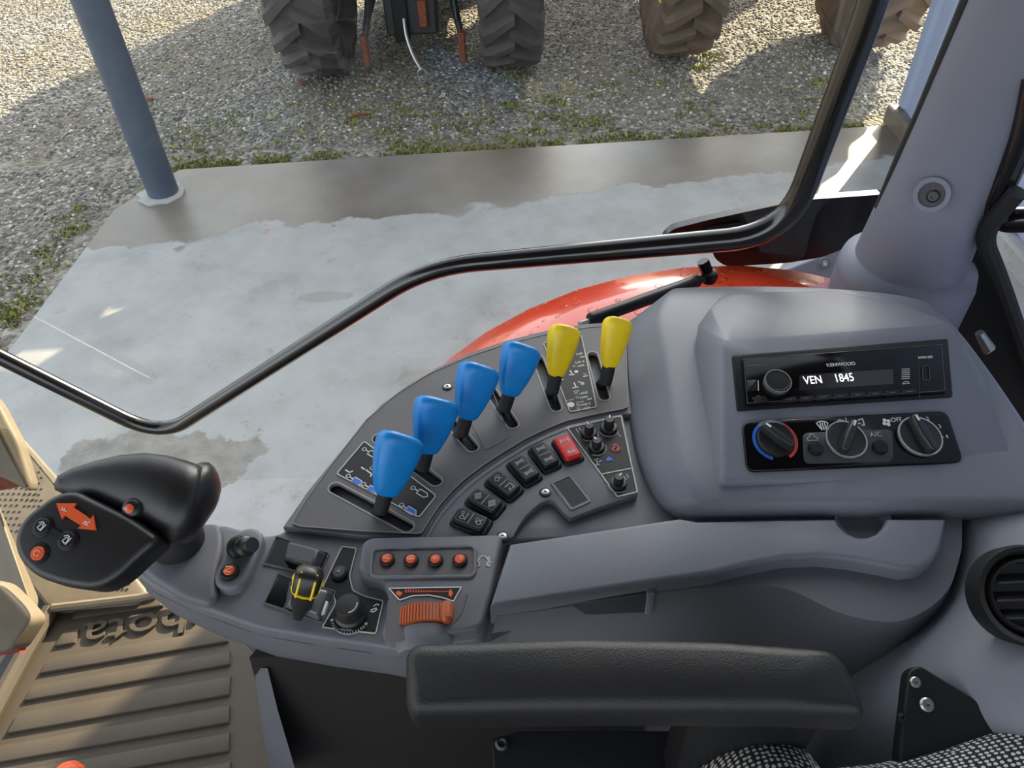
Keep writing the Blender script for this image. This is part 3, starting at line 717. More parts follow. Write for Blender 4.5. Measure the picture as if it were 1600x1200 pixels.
for h in holes:
    MB().prism(DK, inset(h, -.003), -.060, -.052).build('slot_floor', 'black_matte', lp)
    w0 = [DK.w(a, b_, -.06) for a, b_ in ccw(inset(h, -.0004))]; w1 = [DK.w(a, b_, -.001) for a, b_ in ccw(inset(h, -.0004))]
    MB().loft([w0, w1], cap0=False, cap1=False).build('slot_wall', 'black_matte', lp, solid=.001)
def screw(px, py, fr, h, parent, r=.0042):
    q = fr.p(px, py, h)
    s = MB().lathe(q, fr.n, [(r*1.5, -.001), (r*1.5, .0002), (r*1.25, .0006)], 18).build('screw_seat', 'black', parent)
    MB().lathe(q, fr.n, [(r, 0), (r, .0014), (r*.7, .002), (r*.35, .002), (r*.3, .0008), (0, .0008)], 16).build('screw_head', 'steel', s)
screw(699, 605, DK, .0035, con)
# label plates on the lever panel
def label_plate(pts, h, parent, name='label_plate', r=.004, bw=.0012):
    q = rnd(DK.pl(pts, h), r)
    o = MB().prism(DK, q, h-.001, h+.0006).build(name, 'black_label', parent)
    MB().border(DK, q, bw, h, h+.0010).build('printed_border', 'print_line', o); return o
HP = .0035
lbA = label_plate([(569, 689), (683, 775), (655, 810), (525, 741)], HP, con)
lbB = label_plate([(848, 536), (909, 524), (933, 637), (890, 645)], HP, con)
bl = rnd(DK.pl([(706, 598), (756, 572), (797, 683), (758, 704)], HP), .004)
MB().border(DK, bl, .0007, HP-.001, HP+.0005).build('embossed_outline', 'panel_grey', con)
# cylinder symbols: blue or outlined bodies with rods
def cyl_icon(px, py, d, s, filled, parent, h=HP+.0008):
    c = DK.l(px, py, h); L = math.hypot(*d); dx, dy = d[0]/L, d[1]/L
    def P(a, b): return (c[0]+(dx*a-dy*b)*s, c[1]+(dy*a+dx*b)*s)
    if filled: MB().prism(DK, [P(-.1, -.28), P(.75, -.28), P(1, 0), P(.75, .28), P(-.1, .28)], h-.0005, h).build('symbol_fill', 'blue_print', parent)
    mb = MB().stroke(DK, [P(-.1, -.28), P(.75, -.28), P(1, 0), P(.75, .28), P(-.1, .28)], .0009, h-.0005, h+.0002, True)
    mb.stroke(DK, [P(-.1, 0), P(-.55, 0)], .0012, h-.0005, h+.0002)
    mb.stroke(DK, [P(-.75+.2*math.cos(k*.8), .2*math.sin(k*.8)) for k in range(8)], .0009, h-.0005, h+.0002)
    mb.build('symbol_outline', 'white_print', parent)
dI = pl([(540, 745), (572, 765)]); dI = (dI[1][0]-dI[0][0], dI[1][1]-dI[0][1])
cyl_icon(553, 749, dI, .011, True, lbA); cyl_icon(577, 762, dI, .011, True, lbA); cyl_icon(637, 795, dI, .011, True, lbA)
cyl_icon(578, 707, dI, .011, False, lbA); cyl_icon(655, 768, dI, .011, False, lbA)
mb = MB()
for (x, y, x2, y2) in [(565, 730, 569, 733), (572, 734, 580, 740), (581, 740, 579, 744), (546, 738, 551, 736), (540, 734, 546, 738)]:
    mb.stroke(DK, DK.pl([(x, y), (x2, y2)], HP+.001), .0014, HP, HP+.001)
mb.stroke(DK, circ(DK.l(582, 731, HP+.001), .0024, 10), .0012, HP, HP+.001, True)
mb.build('symbol_lines', 'white_print', lbA)
# lettering on plate B
tdir = pl([(898, 607), (922, 602)]); tdir = (tdir[1][0]-tdir[0][0], tdir[1][1]-tdir[0][1])
for s, px, py, sz in [('540', 905, 553, .0058), ('540 E', 906, 566, .0052), ('1606', 907, 571.5, .0052), ('1000', 911.5, 614.5, .0056), ('1995', 912, 621, .0056), ('1000 E', 914, 632, .0050), ('1606', 916, 637.5, .0050), ('PTO', 901, 611, .0036), ('PTO/E', 906, 628.5, .0034), ('PTO/E', 890, 625.5, .0034), ('N', 872, 590, .0044), ('N', 914, 584.5, .0044)]:
    text(DK, s, DK.l(px, py, HP+.001), sz, tdir, 'white_print', lbB, h=HP+.0009)
mb = MB()
for x, y, x2, y2 in [(871, 595, 880, 593), (912, 588, 918, 587), (907, 558, 913, 557), (918, 624, 924, 622.5), (891, 579, 895, 586), (890, 586, 897, 585), (897, 598, 900, 605), (895, 606, 903, 604.5), (904, 596, 910, 599)]:
    mb.stroke(DK, DK.pl([(x, y), (x2, y2)], HP+.001), .0014, HP, HP+.0010)
for x, y in [(900.5, 580.5), (910, 599)]: mb.prism(DK, circ(DK.l(x, y, HP+.001), .0023, 12), HP, HP+.001)
for x, y in [(900, 614), (902, 621), (903, 633), (904, 638), (897, 572)]: mb.stroke(DK, circ(DK.l(x, y, HP+.001), .0015, 8), .0007, HP, HP+.001, True)
mb.prism(DK, circ(DK.l(892, 632, HP+.001), .0040, 16), HP, HP+.001)
mb.build('symbol_lines', 'white_print', lbB)

# levers
def lever(base, kb, kt, m, wt, lab, group, zb=2.004, zt=2.055, tw=.0):
    P0 = pz(*base, ZD-.05 if False else ZD-.004); A = pz(*kb, zb); B = pz(*kt, zt)
    t = thing('control_lever', P0, lab, 'lever', group)
    ax = (B-A).normalized(); P0 = P0-(A-P0).normalized()*.04
    MB().tube([P0, A-ax*.012, A+ax*.004], [.0066, .0062, .006], 14).build('shaft', 'grip_black', t)
    MB().tube([A-ax*.02, A-ax*.006, A+ax*.002], [.0072, .0078, .0076], 14).build('boot', 'rubber', t)
    vd = (CAM-(A+B)/2).normalized(); wdir = vd.cross(ax).normalized() * -1
    wdir = (Matrix.Rotation(tw, 3, ax) @ wdir); dd = ax.cross(wdir)
    L = (B-A).length; rings = []
    for s, wx, wy in [(0, .30, .30), (.015, .42, .38), (.06, .52, .44), (.16, .62, .48), (.3, .75, .52), (.5, .88, .57), (.68, .97, .6), (.8, 1.0, .61), (.88, .985, .65), (.94, .90, .58), (.98, .76, .46), (1.0, .52, .30)]:
        ring = []
        for k in range(28):
            th = k/28*math.tau; c, s_ = math.cos(th), math.sin(th); e = .62
            x = math.copysign(abs(c)**e, c)*wt*wx; y = math.copysign(abs(s_)**e, s_)*wt*wy
            tilt = -.16*x*max(0, (s-.55)/.45) - .35*y*max(0, (s-.55)/.45)
            ring.append(A+ax*(L*s+tilt)+wdir*x+dd*y)
        rings.append(ring)
    MB().loft(rings).build('knob', m, t, smooth=60); return t
gB, gY = 'blue hydraulic levers on the console', 'yellow levers on the console'
lever((589, 800), (602, 772), (629, 678), 'blue', .0235, 'blue-knobbed lever nearest the joystick, lowest of the four blue ones', gB, tw=.4)
lever((626, 724), (666, 706), (685, 622), 'blue', .0230, 'second blue-knobbed lever from the joystick', gB, tw=.4)
lever((712, 683), (728, 653), (751, 570), 'blue', .0225, 'third blue-knobbed lever from the joystick', gB, tw=.4)
lever((778, 640), (795, 616), (818, 538), 'blue', .0215, 'blue-knobbed lever next to the yellow ones', gB, tw=.4)
lever((855, 614), (868, 587), (884, 509), 'yellow', .0182, 'yellow-knobbed lever next to the blue ones', gY, tw=.5)
lever((937, 598), (951, 574), (967, 497), 'yellow', .0168, 'yellow-knobbed lever nearest the radio housing', gY, tw=.5)

# switch panel (curved strip) with display and four rotary knobs
sw = [(664, 842), (677, 818), (692, 796), (710, 776), (730, 757), (758, 736), (790, 715), (825, 694), (860, 677), (888, 666), (930, 657), (972, 649), (982, 690), (997, 774), (930, 797), (891, 812), (880, 803), (866, 786), (856, 783), (842, 790), (821, 809), (810, 825), (802, 841), (790, 845)]
swp = MB().prism(DK, rnd(pl(sw), .002, 2), -.004, .0025, .0012, 2).build('switch_panel', 'panel_grey', con)
screw(852, 770, DK, .0025, con); screw(785, 839, DK, .0025, con)
dq = rnd(DK.pl([(862, 755), (890, 742.5), (922, 783), (893, 796)], .003), .0015, 3)
dsp = MB().border(DK, inset(dq, -.0012), .0026, .001, .0038).build('display_frame', 'panel_grey', con)
MB().prism(DK, dq, .001, .0030).build('display_glass', 'black_gloss', dsp)
kp = rnd(DK.pl([(885, 669), (971, 650), (997, 770), (964, 778)], .0025), .002, 3)
kpo = MB().prism(DK, kp, .001, .0032).build('knob_panel', 'black_label', con)
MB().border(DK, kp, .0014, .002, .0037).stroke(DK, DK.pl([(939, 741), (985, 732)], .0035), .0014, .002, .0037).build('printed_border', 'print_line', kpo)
def rotary(px, py, r, h, ang, lab, group='small rotary knobs on the black panel'):
    f = DK; c = f.l(px, py, .0035); q = f.w(c[0], c[1], .0034)
    t = thing('rotary_knob', q, lab, 'knob', group)
    MB().lathe(q, f.n, [(r, 0), (r, .003), (r*.92, .0042), (r*.6, .0046)], 26).build('skirt', 'grip_black', t)
    MB().lathe(q, f.n, [(r*.62, .004), (r*.58, h*.9), (r*.5, h), (0, h)], 22).build('cap', 'grip_black', t)
    d = (math.cos(ang), math.sin(ang))
    MB().stroke(f, [(c[0]+d[0]*r*.15, c[1]+d[1]*r*.15), (c[0]+d[0]*r*.52, c[1]+d[1]*r*.52)], .0016, .0035+h-.001, .0035+h+.0006).build('pointer', 'white_print', t)
    MB().stroke(f, arcp(c, r*1.22, ang+2.0, ang+4.4, 10), .0009, .0030, .0039).build('scale_ring', 'grey_print', t); return t
rotary(920, 678, .0085, .014, 2.0, 'small black rotary knob at the upper left of the black panel')
rotary(951, 670, .0092, .016, 1.4, 'small black rotary knob at the upper right corner of the black panel')
rotary(932, 700, .0085, .013, 2.2, 'small black rotary knob above the plug symbol')
rotary(966, 757, .0085, .013, .9, 'small black rotary knob alone in the lowest field of the black panel')
mb = MB().stroke(DK, circ(DK.l(962, 699, .0038), .0054, 20), .0011, .0028, .0040, True); mb.stroke(DK, DK.pl([(955.5, 694), (968, 704)], .004), .0010, .0028, .0040); mb.build('no_entry_ring', 'red_print', kpo)
mb = MB(); mb.stroke(DK, DK.pl([(957, 702), (960, 694), (966, 696), (967, 702), (961, 705)], .004), .0010, .0028, .0038, True)
for x, y, x2, y2 in [(929, 718, 935, 716), (932, 717, 934, 726), (929, 727, 937, 725), (936, 721, 940, 719), (900, 669, 904, 676), (905, 668, 909, 674), (966, 678, 970, 682), (975, 744, 979, 749), (979, 741, 982, 746)]:
    mb.stroke(DK, DK.pl([(x, y), (x2, y2)], .004), .0012, .0028, .0038)
mb.build('symbol_lines', 'grey_print', kpo)
MB().prism(DK, DK.pl([(947, 717), (951, 713), (956, 716), (958, 719), (953, 719), (949, 721)], .004), .0028, .0038).build('blue_symbol', 'blue_print', kpo)

def rocker(px, py, dxy, L, Wd, m, lab, icons):
    h0 = .0025; c = DK.l(px, py, h0+.004); q = DK.w(c[0], c[1], h0)
    e = DK.l(px+dxy[0], py+dxy[1], h0+.004); d = Vector((e[0]-c[0], e[1]-c[1])).normalized()
    t = thing('rocker_switch', q, lab, 'switch', 'rocker switches in the curved row')
    MB().prism(DK, rrect(c, d, L*1.20, Wd*1.24, .006), h0-.001, h0+.0035, .002, 3, grow=.0012).build('bezel', 'black', t)
    # rocker cap: two slopes meeting at a shallow valley
    pr = rrect(c, d, L, Wd, .004)
    r_ = MB().prism(DK, pr, h0+.002, h0+.0085, .0028, 3).build('rocker', m, t)
    MB().border(DK, inset(pr, .0021), .0004, h0+.007, h0+.0086).build('edge_line', mat('edge_dim', (96, 96, 98), .5) if m != 'red' else 'red_print', r_)  # painted edge highlight on the rocker cap
    hh = h0+.0086; nx, ny = -d.y, d.x
    mb = MB().stroke(DK, [(c[0]+nx*Wd*.32, c[1]+ny*Wd*.32), (c[0]-nx*Wd*.32, c[1]-ny*Wd*.32)], .0006, hh-.0006, hh+.0001)
    mb.build('centre_line', 'grey_print' if m != 'red' else 'orange', r_)
    mb = MB()
    for s, ic in zip((-1, 1), icons):
        o_ = (c[0]+d.x*L*.26*s, c[1]+d.y*L*.26*s); k = .0052
        def P(a, b): return (o_[0]+(nx*a+d.x*b)*k, o_[1]+(ny*a+d.y*b)*k)
        for ln in ic: mb.stroke(DK, [P(*p) for p in ln], .0008, hh-.0006, hh+.0002)
    mb.build('symbol_lines', 'grey_print' if m != 'red' else 'white_print', r_); return t
def ci(x, y, r, n=8): return [(x+r*math.cos(k/n*6.284), y+r*math.sin(k/n*6.284)) for k in range(n+1)]
I_wheels = [ci(-.5, 0, .4), ci(.55, -.3, .28), [(-.1, 0), (.3, -.2)], [(-.8, .7), (.8, .7)]]
I_lamp = [ci(-.3, .2, .45), ci(.3, -.3, .3), [(-.3, -.5), (.6, .6)]]
I_dia = [[(-.9, 0), (0, -.7), (.9, 0), (0, .7), (-.9, 0)], [(-.4, 0), (0, -.3), (.4, 0), (0, .3), (-.4, 0)]]
I_box = [[(-.7, -.6), (.7, -.6), (.7, .6), (-.7, .6)], [(-.7, .6), (-.2, .2)]]
I_axle = [[(-.8, -.5), (-.8, .5)], [(.8, -.5), (.8, .5)], [(-.8, 0), (.8, 0)], ci(0, 0, .3), [(-.5, -.4), (-.5, .4)], [(.5, -.4), (.5, .4)]]
rocker(736, 814, (55, 22), .0325, .0185, 'black', 'black rocker switch at the lower end of the curved row', [I_wheels, I_lamp])
rocker(758, 785, (50, 27), .0325, .0185, 'black', 'second black rocker switch from the lower end, with diamond symbols', [I_dia, I_dia])
rocker(787, 758, (46, 33), .0325, .0185, 'black', 'third black rocker switch from the lower end of the row', [I_lamp, I_box])
rocker(819, 734, (36, 40), .0325, .0185, 'black', 'fourth black rocker switch from the lower end of the row', [I_axle, I_axle])
rocker(851, 713, (31, 42), .0325, .0185, 'black', 'black rocker switch next to the red one', [I_axle, I_axle])
rocker(887, 701, (26, 42), .0325, .0185, 'red', 'red rocker switch at the upper end of the row', [I_axle[:4], I_axle[2:]])

# block with the A B + - buttons and the thumbwheel bay
bpoly = rnd(pl([(568, 856), (582, 848), (787, 843), (770, 930), (752, 990), (625, 1008), (596, 1002), (612, 950), (600, 915), (572, 912), (562, 900)]), [.008, .008, .009, .008, .008, .008, .008, .008, .008, .006, .008], 4)
blk = MB().prism(DK, bpoly, -.02, .010, .004, 3).build('button_block', 'panel_grey', con)
rq = rnd(DK.pl([(584, 859), (742, 855), (741, 900), (580, 902)], .0105), .006)
MB().border(DK, inset(rq, -.0022), .0030, .008, .0125).build('recess_rim', 'panel_grey', blk, bev=.0008)
MB().prism(DK, rq, .006, .0106).build('recess_floor', 'plate_grey', blk)
rd = pl([(606, 890), (606, 860)]); rd = (rd[1][0]-rd[0][0], rd[1][1]-rd[0][1])
def pushbutton(px, py, r, ro, mcap, ch, lab, group, fr=DK, h=.0106, d=None, tm='white_print', ts=.009, hh=.0045):
    c = fr.l(px, py, h); q = fr.w(c[0], c[1], h)
    t = thing('push_button', q, lab, 'button', group)
    MB().lathe(q, fr.n, [(ro, -.001), (ro, hh*.6), (ro*.86, hh*.85), (r*1.02, hh*.9)], 26).build('collar', 'black', t)
    cp = MB().lathe(q, fr.n, [(r, 0), (r, hh*1.0), (r*.85, hh*1.25), (0, hh*1.3)], 24).build('cap', mcap, t)
    if ch: text(fr, ch, c, ts, d or rd, tm, cp, h=h+hh*1.35)
    return t
gb = 'orange buttons on the button block'
mat('btn_print', (240, 170, 140), .6)
pushbutton(605.5, 876, .0048, .0072, 'orange', 'A', 'orange push button marked A', gb, tm='btn_print')
pushbutton(643, 877, .0048, .0072, 'orange', 'B', 'orange push button marked B', gb, tm='btn_print')
pushbutton(681, 877, .0048, .0072, 'orange', '+', 'orange push button with a plus sign', gb, tm='btn_print')
pushbutton(719, 877, .0048, .0072, 'orange', '-', 'orange push button with a minus sign', gb, tm='btn_print', ts=.013)
mb = MB(); c = DK.l(755, 876, .0106)
f_ = lambda a, b_: (c[0]+a, c[1]+b_)
mb.stroke(DK, [f_(*p) for p in ((-.006, -.006), (-.003, -.005), (-.005, 0), (-.002, .005), (.002, .005), (.005, 0), (.003, -.005), (.006, -.006))], .0009, .009, .0108); mb.build('engine_symbol', 'white_print', blk)
text(DK, 'rpm', DK.l(764, 876, .0106), .006, rd, 'white_print', blk, h=.0106)
# arc label above the thumbwheel
lp2 = DK.pl([(606, 919), (722, 917), (709, 941), (692, 935), (670, 931), (645, 932), (624, 939)], .0105)
ol = MB().prism(DK, rnd(lp2, .001, 2), .009, .0108).build('label_plate', 'black_label', blk)
MB().border(DK, rnd(lp2, .001, 2), .0009, .0095, .0112).build('printed_border', 'white_print', ol)
mb = MB()
for k in range(16):
    x = 634+k*4; w = 4.0-k*.2; mb.stroke(DK, DK.pl([(x, 925-w), (x, 925)], .0112), .0009, .010, .0113)
mb.stroke(DK, DK.pl([(632, 925), (702, 924)], .0112), .0006, .010, .0113)
mb.prism(DK, DK.pl([(618, 927), (622, 923), (629, 926), (625, 932)], .0112), .010, .0113)
mb.prism(DK, DK.pl([(701, 924), (704, 920), (708, 926), (705, 933), (701, 930)], .0112), .010, .0113)
mb.build('throttle_scale', 'orange', ol)
# thumbwheel: ribbed drum lying in a bay
wl, wr = pz(621, 962, ZD+.012), pz(704, 957, ZD+.012)
ctr = (wl+wr)/2; ux = (wr-wl).normalized(); wn = Vector((0, 0, 1)).cross(ux)
bay = MB().prism(DK, rnd(DK.pl([(606, 935), (628, 941), (706, 941), (732, 925), (722, 960), (700, 985), (628, 1000), (600, 1001)], .0105), .004), .0095, .0108, .0006, 1).build('wheel_bay', 'plate_grey', blk)
t = thing('thumb_wheel', ctr, 'ribbed orange throttle thumbwheel', 'thumbwheel')
Rr = .036; wy = .0088; axw = Vector((-ux.y, ux.x, 0)).normalized(); up_ = Vector((0, 0, 1))
cz = ctr + up_*(.006-Rr); n_ = 64
def wheel_pt(a, r): return cz+ux*math.cos(a)*r+up_*math.sin(a)*r
MB().lathe(cz-axw*wy, axw, [(0, 0), (Rr*.9, 0), (Rr*.97, .0008), (Rr*.97, 2*wy-.0008), (Rr*.9, 2*wy), (0, 2*wy)], n_).build('drum', 'wheel_orange', t, smooth=40)
for k in range(20):
    a = math.radians(48+86*k/19); q = wheel_pt(a, Rr*.975)
    MB().box(q, .0016, .0022, wy*1.9, X=(ux*-math.sin(a)+up_*math.cos(a)), Y=(ux*math.cos(a)+up_*math.sin(a)), Z=axw).build('rib', 'wheel_orange', t, smooth=0)
q = wheel_pt(math.radians(57), Rr+.001)
MB().lathe(q-axw*wy*1.1, axw, [(.003, 0), (.0055, .003), (.0058, wy*1.1), (.0055, wy*2.2-.003), (.003, wy*2.2)], 14).build('thumb_tab', 'wheel_orange', t)
# smooth drum hood towards the driver
MB().loft([[cz-axw*(wy+o_)+ux*math.cos(math.radians(a))*Rr*k+up_*math.sin(math.radians(a))*Rr*k for a in range(40, 141, 5)] for o_, k in ((.001, .93), (.010, .92), (.017, .88), (.021, .80))]).build('wheel_hood', 'panel_grey', blk, smooth=50)

# front deck: lever slots, guarded yellow-black knob, label with button and dial
HD = -.006
def deckpoly(pts, r, h0, h1, name, m, parent, bev=0): return MB().prism(DK, rnd(DK.pl(pts, h1), r), h0, h1, bev, 2).build(name, m, parent)
s1 = deckpoly([(434, 841), (512, 866), (497, 897), (415, 880)], .002, HD-.001, HD+.0008, 'lever_slot', 'black_gloss', con)
MB().border(DK, rnd(DK.pl([(432, 838), (516, 865), (499, 901), (411, 883)], HD), .002), .0012, HD-.001, HD+.002).build('slot_frame', 'plate_grey', con)
fl = [DK.p(*p) for p in [(452, 845, HD), (511, 866, HD), (497, 895, HD), (443, 876, HD), (452, 846, .006), (496, 858, .014), (488, 884, .014), (444, 872, .006), (508, 864, .004), (497, 890, .004)]]
MB().hull(fl).build('folded_flap', 'dark_plastic', con, bev=.002, bseg=2)
s2 = deckpoly([(438, 899), (462, 908), (441, 950), (414, 941)], .002, HD-.001, HD+.0008, 'lever_slot', 'black_gloss', con)
MB().border(DK, rnd(DK.pl([(435, 896), (466, 907), (526, 925), (505, 975), (412, 944)], HD), .002), .0012, HD-.001, HD+.002).build('slot_frame', 'plate_grey', con)
MB().hull([DK.p(*p) for p in [(452, 905, HD), (524, 925, HD), (500, 972, HD), (444, 950, HD), (462, 912, .006), (512, 924, .006), (494, 958, .006), (452, 942, .006)]]).build('clear_guard', mat('guard_grey', (96, 98, 100), .2, coat=.5), con, bev=.002)
mb = MB(); mb.prism(DK, DK.pl([(509, 939), (513, 940), (507, 957), (502, 960)], .0075), .005, .0078); mb.build('white_mark', 'white_print', con)
a, b_ = pz(470, 948, 1.99), pz(485, 892, 2.022)
t = thing('range_lever', pz(472, 950, 1.985), 'black knob with yellow stripes standing in the front deck slot', 'lever')
ax = (b_-a).normalized(); vd = (CAM-a).normalized(); wd_ = ax.cross(vd).normalized(); dd = ax.cross(wd_)
def rrings(st, e=.6):
    return [[a+ax*s+wd_*math.copysign(abs(math.cos(k/24*math.tau))**e, math.cos(k/24*math.tau))*x+dd*math.copysign(abs(math.sin(k/24*math.tau))**e, math.sin(k/24*math.tau))*y for k in range(24)] for s, x, y in st]
L = (b_-a).length
MB().loft(rrings([(-.012, .004, .004), (0, .0075, .007), (.004, .0095, .009), (L*.45, .0105, .010), (L*.5, .0115, .011), (L*.92, .0125, .011), (L, .010, .009), (L+.003, .005, .004)])).build('knob', 'grip_black', t, smooth=60)
for x in (-.55, .55):
    q0 = a+ax*L*.5+wd_*.0118*x-dd*.0; mb = MB()
    mb.tube([a+ax*(L*s)+wd_*(.0118*x)+dd*sg*.0100 for s, sg in ((.42, -1), (.55, -1), (.9, -1), (1.02, -.5))], .0013, 6); mb.tube([a+ax*(L*s)+wd_*(.0118*x)+dd*sg*.0100 for s, sg in ((.42, 1), (.55, 1), (.9, 1), (1.02, .5))], .0013, 6)
    mb.build('yellow_stripe', 'yellow', t)
for s_ in (-1, 1):
    MB().tube([a+ax*(L*.55)+wd_*.0112*s_, a+ax*(L*.75)+wd_*.0116*s_, a+ax*(L*.9)+wd_*.011*s_], [.0012, .0024, .0012], 8).build('yellow_inlay', 'yellow', t)
MB().tube([a+ax*L*.46+wd_*.0118*math.cos(k/16*math.tau)+dd*.0112*math.sin(k/16*math.tau) for k in range(17)], .0012, 6, cap=False).build('yellow_band', 'yellow', t)
# black label with button and dial
lq = rnd(DK.pl([(534, 853), (558, 856), (547, 900), (552, 922), (570, 931), (600, 938), (588, 991), (502, 981), (524, 943), (520, 930), (503, 918)], HD+.001), .0025, 3)
lbl = MB().prism(DK, lq, HD-.001, HD+.0010).build('label_plate', 'black_label', con)
MB().border(DK, lq, .0011, HD, HD+.0014).build('printed_border', 'print_line', lbl)
pushbutton(531, 897, .0062, .0078, 'dark_plastic', 'A', 'small dark push button beside the yellow-striped knob', None, h=HD+.001, tm='grey_print', ts=.006, hh=.004)
q = DK.p(548, 966, HD+.001); tp = DK.p(555, 944, HD+.022); axd = (Vector((0, 0, 1)))
t = thing('dial_knob', q, 'large black dial knob on the black label', 'knob')
c = DK.l(549, 962, HD); q = DK.w(c[0], c[1], HD+.001)
MB().lathe(q, axd, [(.0145, 0), (.0145, .004), (.0126, .006), (.0118, .016), (.0106, .0185), (0, .019)], 34).build('cap', 'grip_black', t)
MB().stroke(DK, arcp(c, .0085, -1.3, .1, 8), .0010, HD+.0185, HD+.0202).build('pointer', 'white_print', t)
MB().stroke(DK, arcp(c, .0172, -2.9, -.55, 16), .0024, HD, HD+.0016).build('dial_scale', 'grey_print', lbl)
mb = MB()
for x, y, x2, y2 in [(584, 947, 588, 944), (588, 944, 592, 945), (580, 953, 588, 950), (579, 955, 584, 956), (584, 956, 589, 952)]: mb.stroke(DK, DK.pl([(x, y), (x2, y2)], HD+.0014), .0010, HD, HD+.0016)
mb.build('symbol_lines', 'white_print', lbl)

# pod: raised bulge with ridge, stalk button and N button
def ridge(pts, rad, name, m, parent, z): return MB().tube([DK.p(x, y, z) for x, y in pts], rad, 16).build(name, m, parent, smooth=60)
pod = rnd(DK.pl([(214, 884), (262, 846), (310, 820), (345, 818), (349, 850), (338, 905), (340, 935), (325, 946), (285, 934), (238, 906)], .0), .010)
MB().prism(DK, pod, -.01, .003, .005, 3).build('pod_bulge', 'plastic', con)
st = stad(DK.l(362, 895, .006), DK.l(384, 845, .006), .0165)
rg = MB().prism(DK, st, -.012, .006, .005, 3).build('button_ridge', 'panel_grey', con)
MB().prism(DK, stad(DK.l(362, 895, .006), DK.l(380, 850, .006), .0105), .004, .0066).build('ridge_inlay', 'plate_grey', rg)
q = DK.p(376, 856, .006); e = DK.p(398, 850, .028)
t = thing('stalk_button', q, 'black stubby stalk button beside the joystick', 'button')
dn = (e-q).normalized()
MB().lathe(q-dn*.004, dn, [(.0125, 0), (.0125, .008), (.0105, .010)], 26).build('collar', 'black', t)
MB().lathe(q, dn, [(.0100, 0), (.0098, .014), (.0075, .016), (.0075, .026), (.0066, .028), (0, .028)], 24).build('stalk', 'grip_black', t)
dN = DK.pl([(358, 905), (366, 885)]); dN = (dN[1][0]-dN[0][0], dN[1][1]-dN[0][1])
pushbutton(360, 895, .0052, .0088, 'orange', 'N', 'orange push button marked N on the pod ridge', None, h=.0062, tm='btn_print', ts=.010, d=dN)

# ------------------------------------------------------------------ joystick
ZJ = 2.075
JF = Fr(pz(140, 840, ZJ), (-.02, -.45, .9))
jt = thing('joystick', pz(280, 850, ZD), 'black joystick with orange arrow key and round buttons', 'joystick')
hp = rnd(JF.pl([(80, 772), (112, 764), (150, 782), (200, 806), (252, 842), (212, 876), (185, 902), (160, 917), (138, 922), (100, 917), (50, 900), (24, 872), (17, 842), (32, 808)]), .012)
MB().prism(JF, hp, -.028, 0, .007, 4).build('head', 'grip_black', jt, smooth=60)
def loftblob(st, z0, z1, dep, name, m, parent):
    rings = []
    for i, (x0, y0, x1, y1) in enumerate(st):
        f = i/(len(st)-1); z = z0+(z1-z0)*f
        c = pz((x0+x1)/2, (y0+y1)/2, z); vd = (CAM-c).normalized(); fr = Fr(c, vd)
        T = fr.p(x0, y0); B = fr.p(x1, y1); h = (T-B)/2
        rings.append([c+h*math.cos(k/24*math.tau)+vd*h.length*dep*math.sin(k/24*math.tau) for k in range(24)])
    return MB().loft(rings).build(name, m, parent, smooth=70)
loftblob([(84, 757, 86, 766), (90, 743, 100, 772), (112, 732, 125, 786), (145, 721, 155, 802), (185, 711, 188, 818), (225, 707, 222, 833), (262, 711, 250, 845), (290, 718, 272, 850), (308, 725, 288, 846), (316, 729, 300, 838)], ZJ+.005, ZJ-.012, .78, 'grip', 'grip_black', jt)
loftblob([(302, 727, 280, 846), (308, 724, 287, 850), (318, 721, 297, 846), (327, 722, 306, 838), (335, 729, 315, 826), (341, 740, 325, 812), (345, 754, 336, 796), (346, 765, 342, 782)], ZJ-.018, ZJ-.028, .8, 'grip_flange', 'grip_black', jt)
q = DK.p(280, 852, .0); MB().lathe(q-Vector((0, 0, .004)), (-.05, .1, 1), [(.024, 0), (.026, .010), (.025, .022), (.018, .034), (.016, .06)], 28).build('collar', 'rubber', jt)
# keys on the head
aq = JF.pl([(90, 787), (121, 787), (117, 794), (144, 812), (147, 806), (151, 829), (123, 826), (129, 822), (103, 806), (99, 812)])
ar = MB().prism(JF, aq, -.001, .0022).build('arrow_key', 'orange', jt, label='orange double-headed arrow key')
dF = JF.pl([(102, 803), (109, 790)]); dF = (dF[1][0]-dF[0][0], dF[1][1]-dF[0][1])
text(JF, 'F', JF.l(104, 797), .0075, dF, 'white_print', ar, h=.0024); text(JF, 'R', JF.l(138, 818), .0075, dF, 'white_print', ar, h=.0024)
def key(px, py, r, m, name, ro=None):
    c = JF.l(px, py); q = JF.w(c[0], c[1], 0)
    o_ = MB().lathe(q, JF.n, [((ro or r*1.25), -.001), ((ro or r*1.25), .0008), (r*1.05, .0014)], 26).build('key_ring', 'black', jt)
    return MB().lathe(q, JF.n, [(r, 0), (r, .0022), (r*.85, .003), (0, .0032)], 26).build(name, m, o_), c, o_
bar = MB().prism(JF, rnd(JF.pl([(76, 820), (104, 836), (98, 846), (70, 832)]), .001), -.001, .0016).build('key_bridge', 'black', jt)
for px, py in ((68, 823), (107, 844)):
    k_, c, p_ = key(px, py, .0070, 'black', 'round_key')
    mb = MB(); F_ = lambda a, b_: (c[0]+a*.001, c[1]+b_*.001)
    mb.stroke(JF, [F_(*p) for p in ((-3, -1), (-1, -3), (1, -2), (2, 1), (0, 2), (-3, -1))], .0007, .0028, .0036); mb.stroke(JF, [F_(*p) for p in ((0, -4), (4, 1))], .0007, .0028, .0036); mb.stroke(JF, [F_(*p) for p in ((-2, 3), (1, 3.6), (2.4, 2))], .0007, .0028, .0036)
    mb.build('symbol_lines', 'white_print', p_)
